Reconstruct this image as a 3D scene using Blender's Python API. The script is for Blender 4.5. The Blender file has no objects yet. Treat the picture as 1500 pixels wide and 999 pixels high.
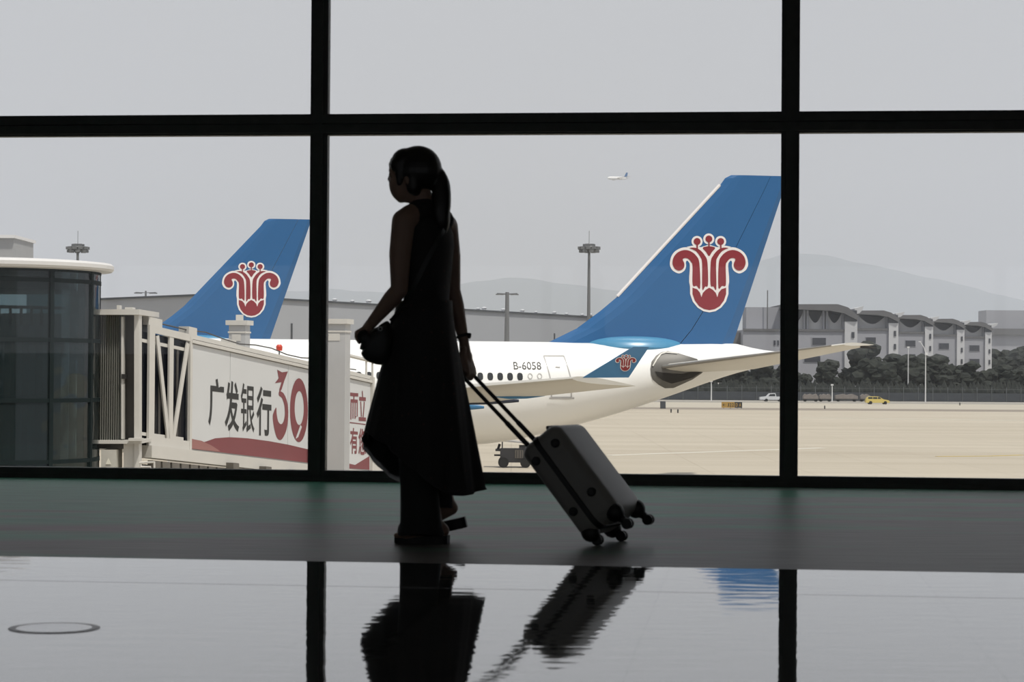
import bpy, bmesh, math, random
from mathutils import Vector, Matrix, noise
random.seed(7)
S = bpy.context.scene
C = S.collection

# ------------------------------------------------------------------ camera
F = 3200.0                      # focal length in pixels of the 1500 x 999 frame
EYE = Vector((0, 0, 0.729))     # a low camera, 73 cm above the polished floor
HORIZON = 540.0
PITCH = math.atan((HORIZON - 499.5) / F)
ROLL = 0.007
fw = Vector((0, math.cos(PITCH), math.sin(PITCH)))
r0 = Vector((1, 0, 0)); u0 = Vector((0, -math.sin(PITCH), math.cos(PITCH)))
rt = math.cos(ROLL) * r0 + math.sin(ROLL) * u0
up = math.cos(ROLL) * u0 - math.sin(ROLL) * r0
cam = bpy.data.cameras.new('camera'); camo = bpy.data.objects.new('camera', cam); C.objects.link(camo)
M = Matrix((rt, up, -fw)).transposed().to_4x4(); M.translation = EYE
camo.matrix_world = M
cam.sensor_width = 36; cam.lens = F / 1500 * 36; cam.clip_start = 0.1; cam.clip_end = 80000
cam.dof.use_dof = True; cam.dof.focus_distance = 95; cam.dof.aperture_fstop = 11
S.camera = camo
S.view_settings.view_transform = 'Standard'; S.view_settings.look = 'None'
S.view_settings.gamma = 1; S.view_settings.use_curve_mapping = False
S.view_settings.exposure = 0.0
S.cycles.volume_bounces = 1

# ------------------------------------------------------------------ sky and sun
def srgb(r, g, b):
    f = lambda c: (c / 255 / 12.92) if c <= 10 else ((c / 255 + 0.055) / 1.055) ** 2.4
    return (f(r), f(g), f(b), 1)
W = bpy.data.worlds.new('hazy_sky'); S.world = W; W.use_nodes = True
nt = W.node_tree; nt.nodes.clear()
tc = nt.nodes.new('ShaderNodeTexCoord'); sp = nt.nodes.new('ShaderNodeSeparateXYZ')
rp = nt.nodes.new('ShaderNodeValToRGB'); bg = nt.nodes.new('ShaderNodeBackground'); wo = nt.nodes.new('ShaderNodeOutputWorld')
nt.links.new(tc.outputs['Generated'], sp.inputs[0]); nt.links.new(sp.outputs['Z'], rp.inputs[0])
nt.links.new(rp.outputs[0], bg.inputs[0]); nt.links.new(bg.outputs[0], wo.inputs[0])
e = rp.color_ramp.elements
e[0].position = 0.0; e[0].color = srgb(191, 193, 199)
e[1].position = 1.0; e[1].color = srgb(207, 210, 216)
k = e.new(0.09); k.color = srgb(203, 204, 208)
bg.inputs[1].default_value = 1.0
sun = bpy.data.lights.new('sun', 'SUN'); suno = bpy.data.objects.new('sun', sun); C.objects.link(suno)
sun.energy = 3.3; sun.angle = math.radians(3); sun.color = (1.0, 0.95, 0.87)
sd = Vector((0.30, -0.36, 0.88)).normalized()          # direction towards the sun
suno.rotation_euler = sd.to_track_quat('Z', 'Y').to_euler(); suno.location = (60, -40, 150)

# ------------------------------------------------------------------ geometry of the view, used to read real positions
def ray(px, py):
    return fw + rt * ((px - 750) / F) - up * ((py - 499.5) / F)
def P(px, py, D):                # the point at real depth D (metres in front of the camera)
    return EYE + ray(px, py) * D
def G(px, py, z):                # the point at height z
    d = ray(px, py); return EYE + d * ((z - EYE.z) / d.z)
def hit(px, py, o, n):           # the point on the plane through o with normal n
    d = ray(px, py); return EYE + d * ((o - EYE).dot(n) / d.dot(n))
APRON = EYE.z - 6.15

# ------------------------------------------------------------------ materials
MATS = {}
def mat(name, col, rough=0.5, metal=0.0, var=0.12, scale=6.0, spec=0.5, coat=0.0, bump=0.0, stretch=(1, 1, 1), ior=1.5):
    if name in MATS: return MATS[name]
    m = bpy.data.materials.new(name); m.use_nodes = True; t = m.node_tree
    b = t.nodes['Principled BSDF']
    tc = t.nodes.new('ShaderNodeTexCoord'); mp = t.nodes.new('ShaderNodeMapping'); mp.inputs['Scale'].default_value = stretch
    nz = t.nodes.new('ShaderNodeTexNoise'); nz.inputs['Scale'].default_value = scale; nz.inputs['Detail'].default_value = 4
    mx = t.nodes.new('ShaderNodeMix'); mx.data_type = 'RGBA'
    c = col if len(col) == 4 else (*col, 1)
    mx.inputs[6].default_value = tuple(min(1, x * (1 - var)) for x in c[:3]) + (1,)
    mx.inputs[7].default_value = tuple(min(1, x * (1 + var)) for x in c[:3]) + (1,)
    t.links.new(tc.outputs['Object'], mp.inputs[0]); t.links.new(mp.outputs[0], nz.inputs['Vector'])
    t.links.new(nz.outputs['Fac'], mx.inputs[0]); t.links.new(mx.outputs[2], b.inputs['Base Color'])
    b.inputs['Roughness'].default_value = rough; b.inputs['Metallic'].default_value = metal
    b.inputs['Specular IOR Level'].default_value = spec; b.inputs['Coat Weight'].default_value = coat
    b.inputs['IOR'].default_value = ior
    if bump:
        bp = t.nodes.new('ShaderNodeBump'); bp.inputs['Strength'].default_value = bump; bp.inputs['Distance'].default_value = 0.02
        t.links.new(nz.outputs['Fac'], bp.inputs['Height']); t.links.new(bp.outputs[0], b.inputs['Normal'])
    MATS[name] = m; return m
def glass(name, tint, refl=1.0, rough=0.0, opaque=0.0, body=(0.02, 0.03, 0.03)):
    if name in MATS: return MATS[name]
    m = bpy.data.materials.new(name); m.use_nodes = True; t = m.node_tree; t.nodes.clear()
    o = t.nodes.new('ShaderNodeOutputMaterial'); tr = t.nodes.new('ShaderNodeBsdfTransparent'); gl = t.nodes.new('ShaderNodeBsdfGlossy')
    df = t.nodes.new('ShaderNodeBsdfDiffuse'); m1 = t.nodes.new('ShaderNodeMixShader'); m2 = t.nodes.new('ShaderNodeMixShader')
    fr = t.nodes.new('ShaderNodeFresnel'); fr.inputs['IOR'].default_value = 1.45
    mu = t.nodes.new('ShaderNodeMath'); mu.operation = 'MULTIPLY'; mu.inputs[1].default_value = refl
    tr.inputs[0].default_value = (*tint, 1); gl.inputs['Roughness'].default_value = rough; df.inputs[0].default_value = (*body, 1)
    m1.inputs[0].default_value = opaque
    t.links.new(tr.outputs[0], m1.inputs[1]); t.links.new(df.outputs[0], m1.inputs[2])
    t.links.new(fr.outputs[0], mu.inputs[0]); t.links.new(mu.outputs[0], m2.inputs[0])
    t.links.new(m1.outputs[0], m2.inputs[1]); t.links.new(gl.outputs[0], m2.inputs[2]); t.links.new(m2.outputs[0], o.inputs[0])
    MATS[name] = m; return m

# ------------------------------------------------------------------ mesh helpers
class MB:
    def __init__(s): s.bm = bmesh.new()
    def quadbox(s, a):           # eight corners: bottom ring of four, top ring of four
        v = [s.bm.verts.new(p) for p in a]
        for f in ((3, 2, 1, 0), (4, 5, 6, 7), (0, 1, 5, 4), (1, 2, 6, 5), (2, 3, 7, 6), (3, 0, 4, 7)):
            s.bm.faces.new([v[i] for i in f])
        return s
    def box(s, c, size, X=Vector((1, 0, 0)), Y=Vector((0, 1, 0)), Z=Vector((0, 0, 1))):
        c = Vector(c); x, y, z = (X * size[0] / 2, Y * size[1] / 2, Z * size[2] / 2)
        return s.quadbox([c - x - y - z, c + x - y - z, c + x + y - z, c - x + y - z, c - x - y + z, c + x - y + z, c + x + y + z, c - x + y + z])
    def bar(s, a, b, w, h=None, upv=Vector((0, 0, 1))):
        a = Vector(a); b = Vector(b); h = h or w; d = (b - a); L = d.length; d.normalize()
        x = d.cross(upv)
        if x.length < 1e-4: x = d.cross(Vector((0, 1, 0)))
        x.normalize(); z = x.cross(d).normalized()
        return s.box((a + b) / 2, (w, L, h), x, d, z)
    def loft(s, rings, close=True, caps=True):
        vs = [[s.bm.verts.new(p) for p in r] for r in rings]; n = len(vs[0])
        for a, b in zip(vs, vs[1:]):
            for i in range(n if close else n - 1):
                j = (i + 1) % n; s.bm.faces.new((a[i], a[j], b[j], b[i]))
        if caps and close:
            s.bm.faces.new(list(reversed(vs[0]))); s.bm.faces.new(vs[-1])
        return s
    def tube(s, pts, r, seg=8, caps=True):
        pts = [Vector(p) for p in pts]; rr = r if isinstance(r, (list, tuple)) else [r] * len(pts); rings = []; px = None
        for i, p in enumerate(pts):
            d = (pts[min(i + 1, len(pts) - 1)] - pts[max(i - 1, 0)]).normalized()
            x = px - d * px.dot(d) if px else d.orthogonal()
            x.normalize(); px = x; y = d.cross(x)
            rings.append([p + (x * math.cos(2 * math.pi * k / seg) + y * math.sin(2 * math.pi * k / seg)) * rr[i] for k in range(seg)])
        return s.loft(rings, True, caps)
    def ell(s, c, r, seg=16, R=None):
        c = Vector(c); m = Matrix.Translation(c) @ (R.to_4x4() if R else Matrix()) @ Matrix.Diagonal((*r, 1))
        bmesh.ops.create_uvsphere(s.bm, u_segments=seg, v_segments=max(6, seg // 2 + 2), radius=1, matrix=m); return s
    def cap(s, a, b, ra, rb, seg=12):
        s.tube([a, b], [ra, rb], seg); s.ell(a, (ra,) * 3, seg); s.ell(b, (rb,) * 3, seg); return s
    def chain(s, pts, rad, seg=12):
        for i in range(len(pts) - 1): s.cap(pts[i], pts[i + 1], rad[i], rad[i + 1], seg)
        return s
    def prism(s, poly, vec):     # a planar polygon pushed along vec
        vec = Vector(vec); a = [s.bm.verts.new(p) for p in poly]; b = [s.bm.verts.new(Vector(p) + vec) for p in poly]; n = len(a)
        s.bm.faces.new(list(reversed(a))); s.bm.faces.new(b)
        for i in range(n): s.bm.faces.new((a[i], a[(i + 1) % n], b[(i + 1) % n], b[i]))
        return s
    def disc(s, c, n, r, seg=20, th=0.0):
        n = Vector(n).normalized(); x = n.orthogonal().normalized(); y = n.cross(x); c = Vector(c)
        ring = [c + (x * math.cos(2 * math.pi * k / seg) + y * math.sin(2 * math.pi * k / seg)) * r for k in range(seg)]
        return s.prism(ring, n * th) if th else (s.bm.faces.new([s.bm.verts.new(p) for p in ring]), s)[1]
def wloc(o):
    v = Vector((0, 0, 0))
    while o: v += o.location; o = o.parent
    return v
def obj(name, mb, m, parent=None, smooth=False, local=False, bevel=0.0, bseg=2, kind=None, label=None, angle=35):
    bm = mb.bm if isinstance(mb, MB) else mb
    if bevel:
        es = [e for e in bm.edges if len(e.link_faces) == 2 and e.calc_face_angle(0) > 0.5]
        bmesh.ops.bevel(bm, geom=es, offset=bevel, segments=bseg, affect='EDGES', profile=0.5, clamp_overlap=True)
    bmesh.ops.recalc_face_normals(bm, faces=bm.faces)
    if parent and not local:
        bmesh.ops.translate(bm, verts=bm.verts, vec=-wloc(parent))
    me = bpy.data.meshes.new(name); bm.to_mesh(me); bm.free(); me.materials.append(m)
    if smooth:
        me.polygons.foreach_set('use_smooth', [True] * len(me.polygons))
        me.set_sharp_from_angle(angle=math.radians(angle))
    o = bpy.data.objects.new(name, me); C.objects.link(o)
    if parent: o.parent = parent
    if kind: o['kind'] = kind
    if label: o['label'] = label
    return o
def tag(o, label, cat, group=None):
    o['label'] = label; o['category'] = cat
    if group: o['group'] = group
    return o
def thing(name, label, cat, loc, group=None):
    o = bpy.data.objects.new(name, None); C.objects.link(o); o.location = loc; o.empty_display_size = 0.2
    return tag(o, label, cat, group)
def struct(name, mb, m, **k):
    return obj(name, mb, m, kind='structure', **k)
def copy_tree(o, parent=None, skip=()):
    c = o.copy(); C.objects.link(c); c.parent = parent
    for ch in list(o.children):
        if ch.name.split('.')[0] not in skip: copy_tree(ch, c, skip)
    return c
def remeshed(mb, voxel, smooth=4):
    """melt overlapping closed pieces into one continuous skin; returns a bmesh"""
    me = bpy.data.meshes.new('melt'); bmesh.ops.recalc_face_normals(mb.bm, faces=mb.bm.faces); mb.bm.to_mesh(me); mb.bm.free()
    o = bpy.data.objects.new('melt', me); C.objects.link(o)
    r = o.modifiers.new('r', 'REMESH'); r.mode = 'VOXEL'; r.voxel_size = voxel
    s = o.modifiers.new('s', 'SMOOTH'); s.factor = 0.5; s.iterations = smooth
    dg = bpy.context.evaluated_depsgraph_get(); ev = o.evaluated_get(dg); m2 = bpy.data.meshes.new_from_object(ev)
    bm = bmesh.new(); bm.from_mesh(m2)
    bpy.data.objects.remove(o); bpy.data.meshes.remove(me); bpy.data.meshes.remove(m2)
    return bm
def spline(pts, n=6, closed=True):
    out = []; N = len(pts); pts = [Vector(p) for p in pts]
    for i in range(N if closed else N - 1):
        a, b, c, d = (pts[(i + j) % N] if closed else pts[min(max(i + j, 0), N - 1)] for j in (-1, 0, 1, 2))
        for t in range(n):
            t /= n
            out.append(0.5 * ((2 * b) + (c - a) * t + (2 * a - 5 * b + 4 * c - d) * t * t + (3 * b - a - 3 * c + d) * t ** 3))
    if not closed: out.append(pts[-1])
    return out
def interp(tab, x):
    if x <= tab[0][0]: return tab[0][1]
    for (a, va), (b, vb) in zip(tab, tab[1:]):
        if x <= b:
            t = (x - a) / (b - a); return va + (vb - va) * t
    return tab[-1][1]
def smoothtab(tab, x):
    if x <= tab[0][0]: return tab[0][1]
    for i in range(len(tab) - 1):
        a, b = tab[i], tab[i + 1]
        if x <= b[0]:
            t = (x - a[0]) / (b[0] - a[0]); h = b[0] - a[0]
            ma = (b[1] - tab[max(i - 1, 0)][1]) / (b[0] - tab[max(i - 1, 0)][0]) if i else (b[1] - a[1]) / h
            nx = tab[min(i + 2, len(tab) - 1)]; mb_ = (nx[1] - a[1]) / (nx[0] - a[0])
            return (2 * t ** 3 - 3 * t * t + 1) * a[1] + (t ** 3 - 2 * t * t + t) * h * ma + (-2 * t ** 3 + 3 * t * t) * b[1] + (t ** 3 - t * t) * h * mb_
    return tab[-1][1]
def text_tris(body, bold=0.0):
    """letters as a flat mesh: list of 2-D points, list of faces"""
    cu = bpy.data.curves.new('letters', 'FONT'); cu.body = body; cu.size = 1; cu.offset = bold; cu.resolution_u = 4
    o = bpy.data.objects.new('letters', cu); C.objects.link(o)
    dg = bpy.context.evaluated_depsgraph_get(); me = bpy.data.meshes.new_from_object(o.evaluated_get(dg))
    pts = [(v.co.x, v.co.y) for v in me.vertices]; fs = [tuple(p.vertices) for p in me.polygons]
    bpy.data.objects.remove(o); bpy.data.curves.remove(cu); bpy.data.meshes.remove(me)
    x0, x1 = min(p[0] for p in pts), max(p[0] for p in pts); y0, y1 = min(p[1] for p in pts), max(p[1] for p in pts)
    return [((x - x0) / (x1 - x0), (y - y0) / (y1 - y0)) for x, y in pts], fs
def facebm(mb, pts, fs):
    vs = [mb.bm.verts.new(p) for p in pts]
    for f in fs:
        try: mb.bm.faces.new([vs[i] for i in f])
        except ValueError: pass
def fill2d(poly):
    """triangulate a 2-D outline: list of index triples"""
    from mathutils.geometry import tessellate_polygon
    return tessellate_polygon([[Vector((p[0], p[1], 0)) for p in poly]])

# ------------------------------------------------------------------ palette
m_black = mat('black_anodised_frame', (0.07, 0.07, 0.07), 0.55, var=0.25, scale=14, spec=0.3)
m_dark = mat('dark_hall_plaster', (0.30, 0.29, 0.275), 0.9, var=0.2, scale=1.5)
m_white = mat('white_aircraft_paint', (0.84, 0.84, 0.82), 0.28, var=0.02, scale=0.7)
m_wingp = mat('grey_wing_underside_paint', (0.50, 0.48, 0.43), 0.4, var=0.05, scale=0.8)
m_belly = mat('grey_wing_paint', (0.60, 0.58, 0.53), 0.4, var=0.05, scale=0.8)
m_blue = mat('blue_tail_paint', (0.018, 0.108, 0.275), 0.33, var=0.04, scale=0.5)
m_red = mat('deep_red_emblem_paint', (0.23, 0.018, 0.025), 0.4, var=0.06, scale=2)
m_emw = mat('white_emblem_paint', (0.80, 0.76, 0.74), 0.4, var=0.03, scale=2)
m_wblue = mat('dark_blue_winglet_paint', (0.045, 0.17, 0.33), 0.35, var=0.04)
m_navy = mat('navy_fairing_paint', (0.02, 0.028, 0.05), 0.4, var=0.1, scale=1)
m_metal = mat('bare_dull_metal', (0.17, 0.155, 0.135), 0.45, 0.5, var=0.2, scale=3)
m_gap = mat('dark_recess', (0.018, 0.016, 0.014), 0.8, var=0.2, scale=3)
m_tyre = mat('black_rubber', (0.01, 0.01, 0.01), 0.8, var=0.2, scale=20)
m_pane = glass('clear_window_glass', (0.985, 0.99, 0.99), 0.5)
m_bridge = mat('pale_bridge_paint', (0.56, 0.54, 0.50), 0.5, var=0.07, scale=3)
m_bwhite = mat('white_bridge_panel', (0.575, 0.58, 0.58), 0.45, var=0.04, scale=1.2)
m_bdark = mat('bridge_dark_steel', (0.06, 0.055, 0.05), 0.6, var=0.2, scale=5)
m_bellow = mat('grey_green_bellows', (0.33, 0.33, 0.30), 0.7, var=0.15, scale=4, stretch=(1, 1, 0.15))
m_tglass = glass('teal_tinted_glass', (0.42, 0.52, 0.54), 0.9, 0.02, 0.2, (0.045, 0.064, 0.067))
bpt = m_tglass.node_tree; bn_ = bpt.nodes.new('ShaderNodeBump'); bn_.inputs['Strength'].default_value = 0.5; bn_.inputs['Distance'].default_value = 0.05
nz_ = bpt.nodes.new('ShaderNodeTexNoise'); nz_.inputs['Scale'].default_value = 1.3; nz_.inputs['Detail'].default_value = 1; tc_ = bpt.nodes.new('ShaderNodeTexCoord')
bpt.links.new(tc_.outputs['Object'], nz_.inputs['Vector']); bpt.links.new(nz_.outputs['Fac'], bn_.inputs['Height']); bpt.links.new(bn_.outputs[0], next(n for n in bpt.nodes if n.type == 'BSDF_GLOSSY').inputs['Normal'])
m_nglass = glass('navy_tinted_glass', (0.12, 0.13, 0.17), 0.5, 0.05, 0.45, (0.012, 0.014, 0.022))
m_ink = mat('black_lettering', (0.018, 0.018, 0.017), 0.5, var=0.1)
m_maroon = mat('maroon_print', (0.19, 0.045, 0.05), 0.5, var=0.12, scale=1.5)
m_maroon2 = mat('light_maroon_print', (0.30, 0.13, 0.115), 0.5, var=0.1, scale=1.5)
m_mast = mat('weathered_mast_steel', (0.16, 0.165, 0.17), 0.5, 0.3, var=0.1)
m_pole = mat('white_pole_paint', (0.66, 0.66, 0.66), 0.5, var=0.05)

# ================================================================== THE HALL
WM = 0.109                                        # the glazed wall comes nearer towards the right
WO = Vector((0, P(750, 708.5, 1).y * 0 + F * EYE.z / (708.5 - HORIZON), 0))
wd = Vector((1, -WM, 0)).normalized(); wn = Vector((WM, 1, 0)).normalized()      # along the wall, and outwards
def onwall(px, py): return hit(px, py, WO, wn)
def wallpt(s, n, z): return WO + wd * s + wn * n + Vector((0, 0, z))
sL = (onwall(465.3, 440) - WO).dot(wd); sR = (onwall(1156.5, 440) - WO).dot(wd); PITCHW = sR - sL
zt0 = onwall(750, 196.5).z; zt1 = onwall(750, 165.5).z; zs = onwall(750, 692.5).z
MW = 0.113
def wbox(s0, s1, n0, n1, z0, z1, mb=None):
    mb = mb or MB()
    return mb.quadbox([wallpt(s0, n0, z0), wallpt(s1, n0, z0), wallpt(s1, n1, z0), wallpt(s0, n1, z0), wallpt(s0, n0, z1), wallpt(s1, n0, z1), wallpt(s1, n1, z1), wallpt(s0, n1, z1)])
CEIL = zt1 + 2.6
posts = [sL + PITCHW * k for k in (-2, -1, 0, 1, 2, 3)]
s_min, s_max = posts[0] - 0.3, posts[-1] + 0.3
for i, s in enumerate(posts):
    mb = wbox(s - MW / 2, s + MW / 2, 0.0, 0.07, 0, CEIL)
    wbox(s - MW / 2 + 0.03, s + MW / 2 - 0.03, -0.025, 0.0, 0, CEIL, mb)
    struct('trim_%d' % (i + 1), mb, m_black)
mb = wbox(s_min, s_max, -0.002, 0.07, zt0, zt1)
wbox(s_min, s_max, -0.03, 0.0, zt0 + 0.012, (zt0 + zt1) / 2 - 0.004, mb); wbox(s_min, s_max, -0.03, 0.0, (zt0 + zt1) / 2 + 0.004, zt1 - 0.012, mb)
struct('trim_7', mb, m_black)
mb = wbox(s_min, s_max, -0.015, 0.07, 0, zs); wbox(s_min, s_max, -0.03, 0.0, 0, zs * 0.45, mb)
struct('trim_8', mb, m_black)
w = 0
for a, b in zip(posts, posts[1:]):
    for z0, z1 in ((zs, zt0), (zt1, CEIL)):
        w += 1
        struct('window_%d' % w, wbox(a + MW / 2, b - MW / 2, 0.03, 0.042, z0, z1), m_pane)
# shell
struct('wall_front', wbox(s_min - 6, s_min, 0, 0.3, APRON, CEIL + 1), m_dark)
struct('wall_front.001', wbox(s_max, s_max + 6, 0, 0.3, APRON, CEIL + 1), m_dark)
struct('wall_front.002', wbox(s_min, s_max, 0, 0.3, CEIL, CEIL + 1), m_dark)
struct('wall_front.003', wbox(s_min, s_max, 0, 0.3, APRON, -0.25), m_dark)
struct('wall_left', wbox(s_min - 6.3, s_min - 6, -16, 0.3, -0.25, CEIL + 1), m_dark)
struct('wall_right', wbox(s_max + 6, s_max + 6.3, -16, 0.3, -0.25, CEIL + 1), m_dark)
# unseen window strip, added to brighten everything that faces the camera
BKT = 2.15
struct('wall_back', wbox(s_min - 6, s_max + 6, -16.3, -16, -0.25, 0.9), m_dark)
struct('wall_back.001', wbox(s_min - 6, s_max + 6, -16.3, -16, BKT, CEIL + 1), m_dark)
nbk = 9; wk = (s_max - s_min + 12) / nbk
for k in range(nbk):
    a = s_min - 6 + wk * k
    struct('window_%d' % (w + 1 + k), wbox(a + 0.06, a + wk - 0.06, -16.15, -16.14, 0.9, BKT), m_pane)
    struct('trim_%d' % (9 + k), wbox(a - 0.06, a + 0.06, -16.25, -16.0, 0.9, BKT), m_black)
struct('ceiling', wbox(s_min - 6, s_max + 6, -16, 0.0, CEIL + 0.2, CEIL + 1), m_dark)
# floor: a screed, the honed border along the glass, polished slabs on the near side
nB = (G(750, 827, 0) - WO).dot(wn)                # the border ends here
def floor_mat():
    m = bpy.data.materials.new('honed_green_stone'); m.use_nodes = True; t = m.node_tree; b = t.nodes['Principled BSDF']
    tc = t.nodes.new('ShaderNodeTexCoord'); mp = t.nodes.new('ShaderNodeMapping'); mp.inputs['Scale'].default_value = (0.5, 2.2, 1)
    n1 = t.nodes.new('ShaderNodeTexNoise'); n1.inputs['Scale'].default_value = 0.9; n1.inputs['Detail'].default_value = 5; n1.inputs['Roughness'].default_value = 0.55
    mp2 = t.nodes.new('ShaderNodeMapping'); mp2.inputs['Scale'].default_value = (1.5, 14, 1)
    n2 = t.nodes.new('ShaderNodeTexNoise'); n2.inputs['Scale'].default_value = 1.6; n2.inputs['Detail'].default_value = 6
    r1 = t.nodes.new('ShaderNodeValToRGB'); r2 = t.nodes.new('ShaderNodeValToRGB'); mx = t.nodes.new('ShaderNodeMix'); mx.data_type = 'RGBA'; mx.blend_type = 'MULTIPLY'; mx.inputs[0].default_value = 1
    # veins of green run thick beside the glass and thin out across the band (a stone inlay, by object Y)
    sp = t.nodes.new('ShaderNodeSeparateXYZ'); mr = t.nodes.new('ShaderNodeMapRange')
    mr.inputs[1].default_value = 8.5; mr.inputs[2].default_value = 14.5; mr.inputs[3].default_value = -0.2; mr.inputs[4].default_value = 0.2
    ad = t.nodes.new('ShaderNodeMath'); ad.operation = 'ADD'
    r1.color_ramp.elements[0].position = 0.33; r1.color_ramp.elements[0].color = (0.20, 0.190, 0.186, 1)
    r1.color_ramp.elements[1].position = 0.58; r1.color_ramp.elements[1].color = (0.10, 0.30, 0.205, 1)
    r2.color_ramp.elements[0].position = 0.3; r2.color_ramp.elements[0].color = (0.72, 0.72, 0.72, 1)
    r2.color_ramp.elements[1].position = 0.7; r2.color_ramp.elements[1].color = (1.1, 1.1, 1.1, 1)
    L = t.links.new
    L(tc.outputs['Object'], mp.inputs[0]); L(mp.outputs[0], n1.inputs['Vector']); L(tc.outputs['Object'], mp2.inputs[0]); L(mp2.outputs[0], n2.inputs['Vector'])
    L(tc.outputs['Object'], sp.inputs[0]); L(sp.outputs['Y'], mr.inputs[0]); L(n1.outputs['Fac'], ad.inputs[0]); L(mr.outputs[0], ad.inputs[1])
    gx = t.nodes.new('ShaderNodeMath'); gx.operation = 'MULTIPLY_ADD'; gx.inputs[1].default_value = -0.05; L(sp.outputs['X'], gx.inputs[0]); L(ad.outputs[0], gx.inputs[2]); L(gx.outputs[0], r1.inputs[0]); L(n2.outputs['Fac'], r2.inputs[0]); L(r1.outputs[0], mx.inputs[6]); L(r2.outputs[0], mx.inputs[7]); L(mx.outputs[2], b.inputs['Base Color'])
    b.inputs['Roughness'].default_value = 0.38; b.inputs['Specular IOR Level'].default_value = 0.03
    return m
def slab_mat():
    m = bpy.data.materials.new('polished_grey_stone'); m.use_nodes = True; t = m.node_tree; b = t.nodes['Principled BSDF']; L = t.links.new
    tc = t.nodes.new('ShaderNodeTexCoord'); n1 = t.nodes.new('ShaderNodeTexNoise'); n1.inputs['Scale'].default_value = 2.2; n1.inputs['Detail'].default_value = 7
    r1 = t.nodes.new('ShaderNodeValToRGB'); r1.color_ramp.elements[0].position = 0.3; r1.color_ramp.elements[1].position = 0.72
    r1.color_ramp.elements[0].color = (0.055, 0.055, 0.056, 1); r1.color_ramp.elements[1].color = (0.085, 0.085, 0.086, 1)
    mp = t.nodes.new('ShaderNodeMapping'); mp.inputs['Scale'].default_value = (3.0, 9.0, 1)
    n2 = t.nodes.new('ShaderNodeTexNoise'); n2.inputs['Scale'].default_value = 1.5; n2.inputs['Detail'].default_value = 1
    bp = t.nodes.new('ShaderNodeBump'); bp.inputs['Strength'].default_value = 1.0; bp.inputs['Distance'].default_value = 0.0005
    L(tc.outputs['Object'], n1.inputs['Vector']); L(n1.outputs['Fac'], r1.inputs[0]); L(r1.outputs[0], b.inputs['Base Color'])
    L(tc.outputs['Object'], mp.inputs[0]); L(mp.outputs[0], n2.inputs['Vector']); L(n2.outputs['Fac'], bp.inputs['Height'])
    L(bp.outputs[0], b.inputs['Normal']); L(bp.outputs[0], b.inputs['Coat Normal'])
    b.inputs['Roughness'].default_value = 0.035; b.inputs['IOR'].default_value = 1.7; b.inputs['Coat Weight'].default_value = 0.5; b.inputs['Coat Roughness'].default_value = 0.02
    return m
m_honed, m_slab = floor_mat(), slab_mat()
floor = struct('floor', wbox(s_min - 6, s_max + 6, -16, 0.3, -0.25, -0.014), m_dark)
obj('border_strip', wbox(s_min - 6, s_max + 6, nB, 0.0, -0.013, 0), m_honed, floor, label='matt grey-green stone band beside the glazing')
TS = 0.9
proto = None
for j in range(8):
    for i in range(-6, 6):
        s0, n1_ = i * TS + 0.31, nB - 0.004 - j * TS
        o = obj('floor_slab', wbox(s0 + 0.00015, s0 + TS - 0.00015, n1_ - TS + 0.00015, n1_, -0.013, -0.0004 if j else 0), m_slab, floor)
mb = MB(); n1_ = nB - 0.004 - 8 * TS
wbox(s_min - 6, s_max + 6, -16, n1_ - 0.002, -0.013, 0, mb); wbox(s_min - 6, -6 * TS + 0.309, n1_, nB - 0.004, -0.013, 0, mb); wbox(6 * TS + 0.312, s_max + 6, n1_, nB - 0.004, -0.013, 0, mb)
obj('outer_slabs', mb, m_slab, floor, kind='stuff')
# round floor outlet cover
oc = G(79.5, 920, 0)
t = thing('floor_outlet_cover', 'round metal floor outlet cover with a raised rim on the polished floor', 'floor outlet', oc)
mb = MB(); rings = []
for r, z in ((0.126, 0), (0.125, 0.0012), (0.112, 0.002), (0.104, 0.0015), (0.104, 0)):
    rings.append([oc + Vector((r * math.cos(2 * math.pi * k / 40), r * math.sin(2 * math.pi * k / 40), z)) for k in range(40)])
mb.loft(rings, True, False); obj('rim', mb, mat('dark_brass_rim', (0.03, 0.028, 0.026), 0.35, 0.6), t, True)
obj('lid', MB().disc(oc + Vector((0, 0, 0.0005)), (0, 0, 1), 0.104, 40, 0.001), mat('steel_lid', (0.30, 0.30, 0.31), 0.12, 0.9, var=0.05), t)

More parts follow.
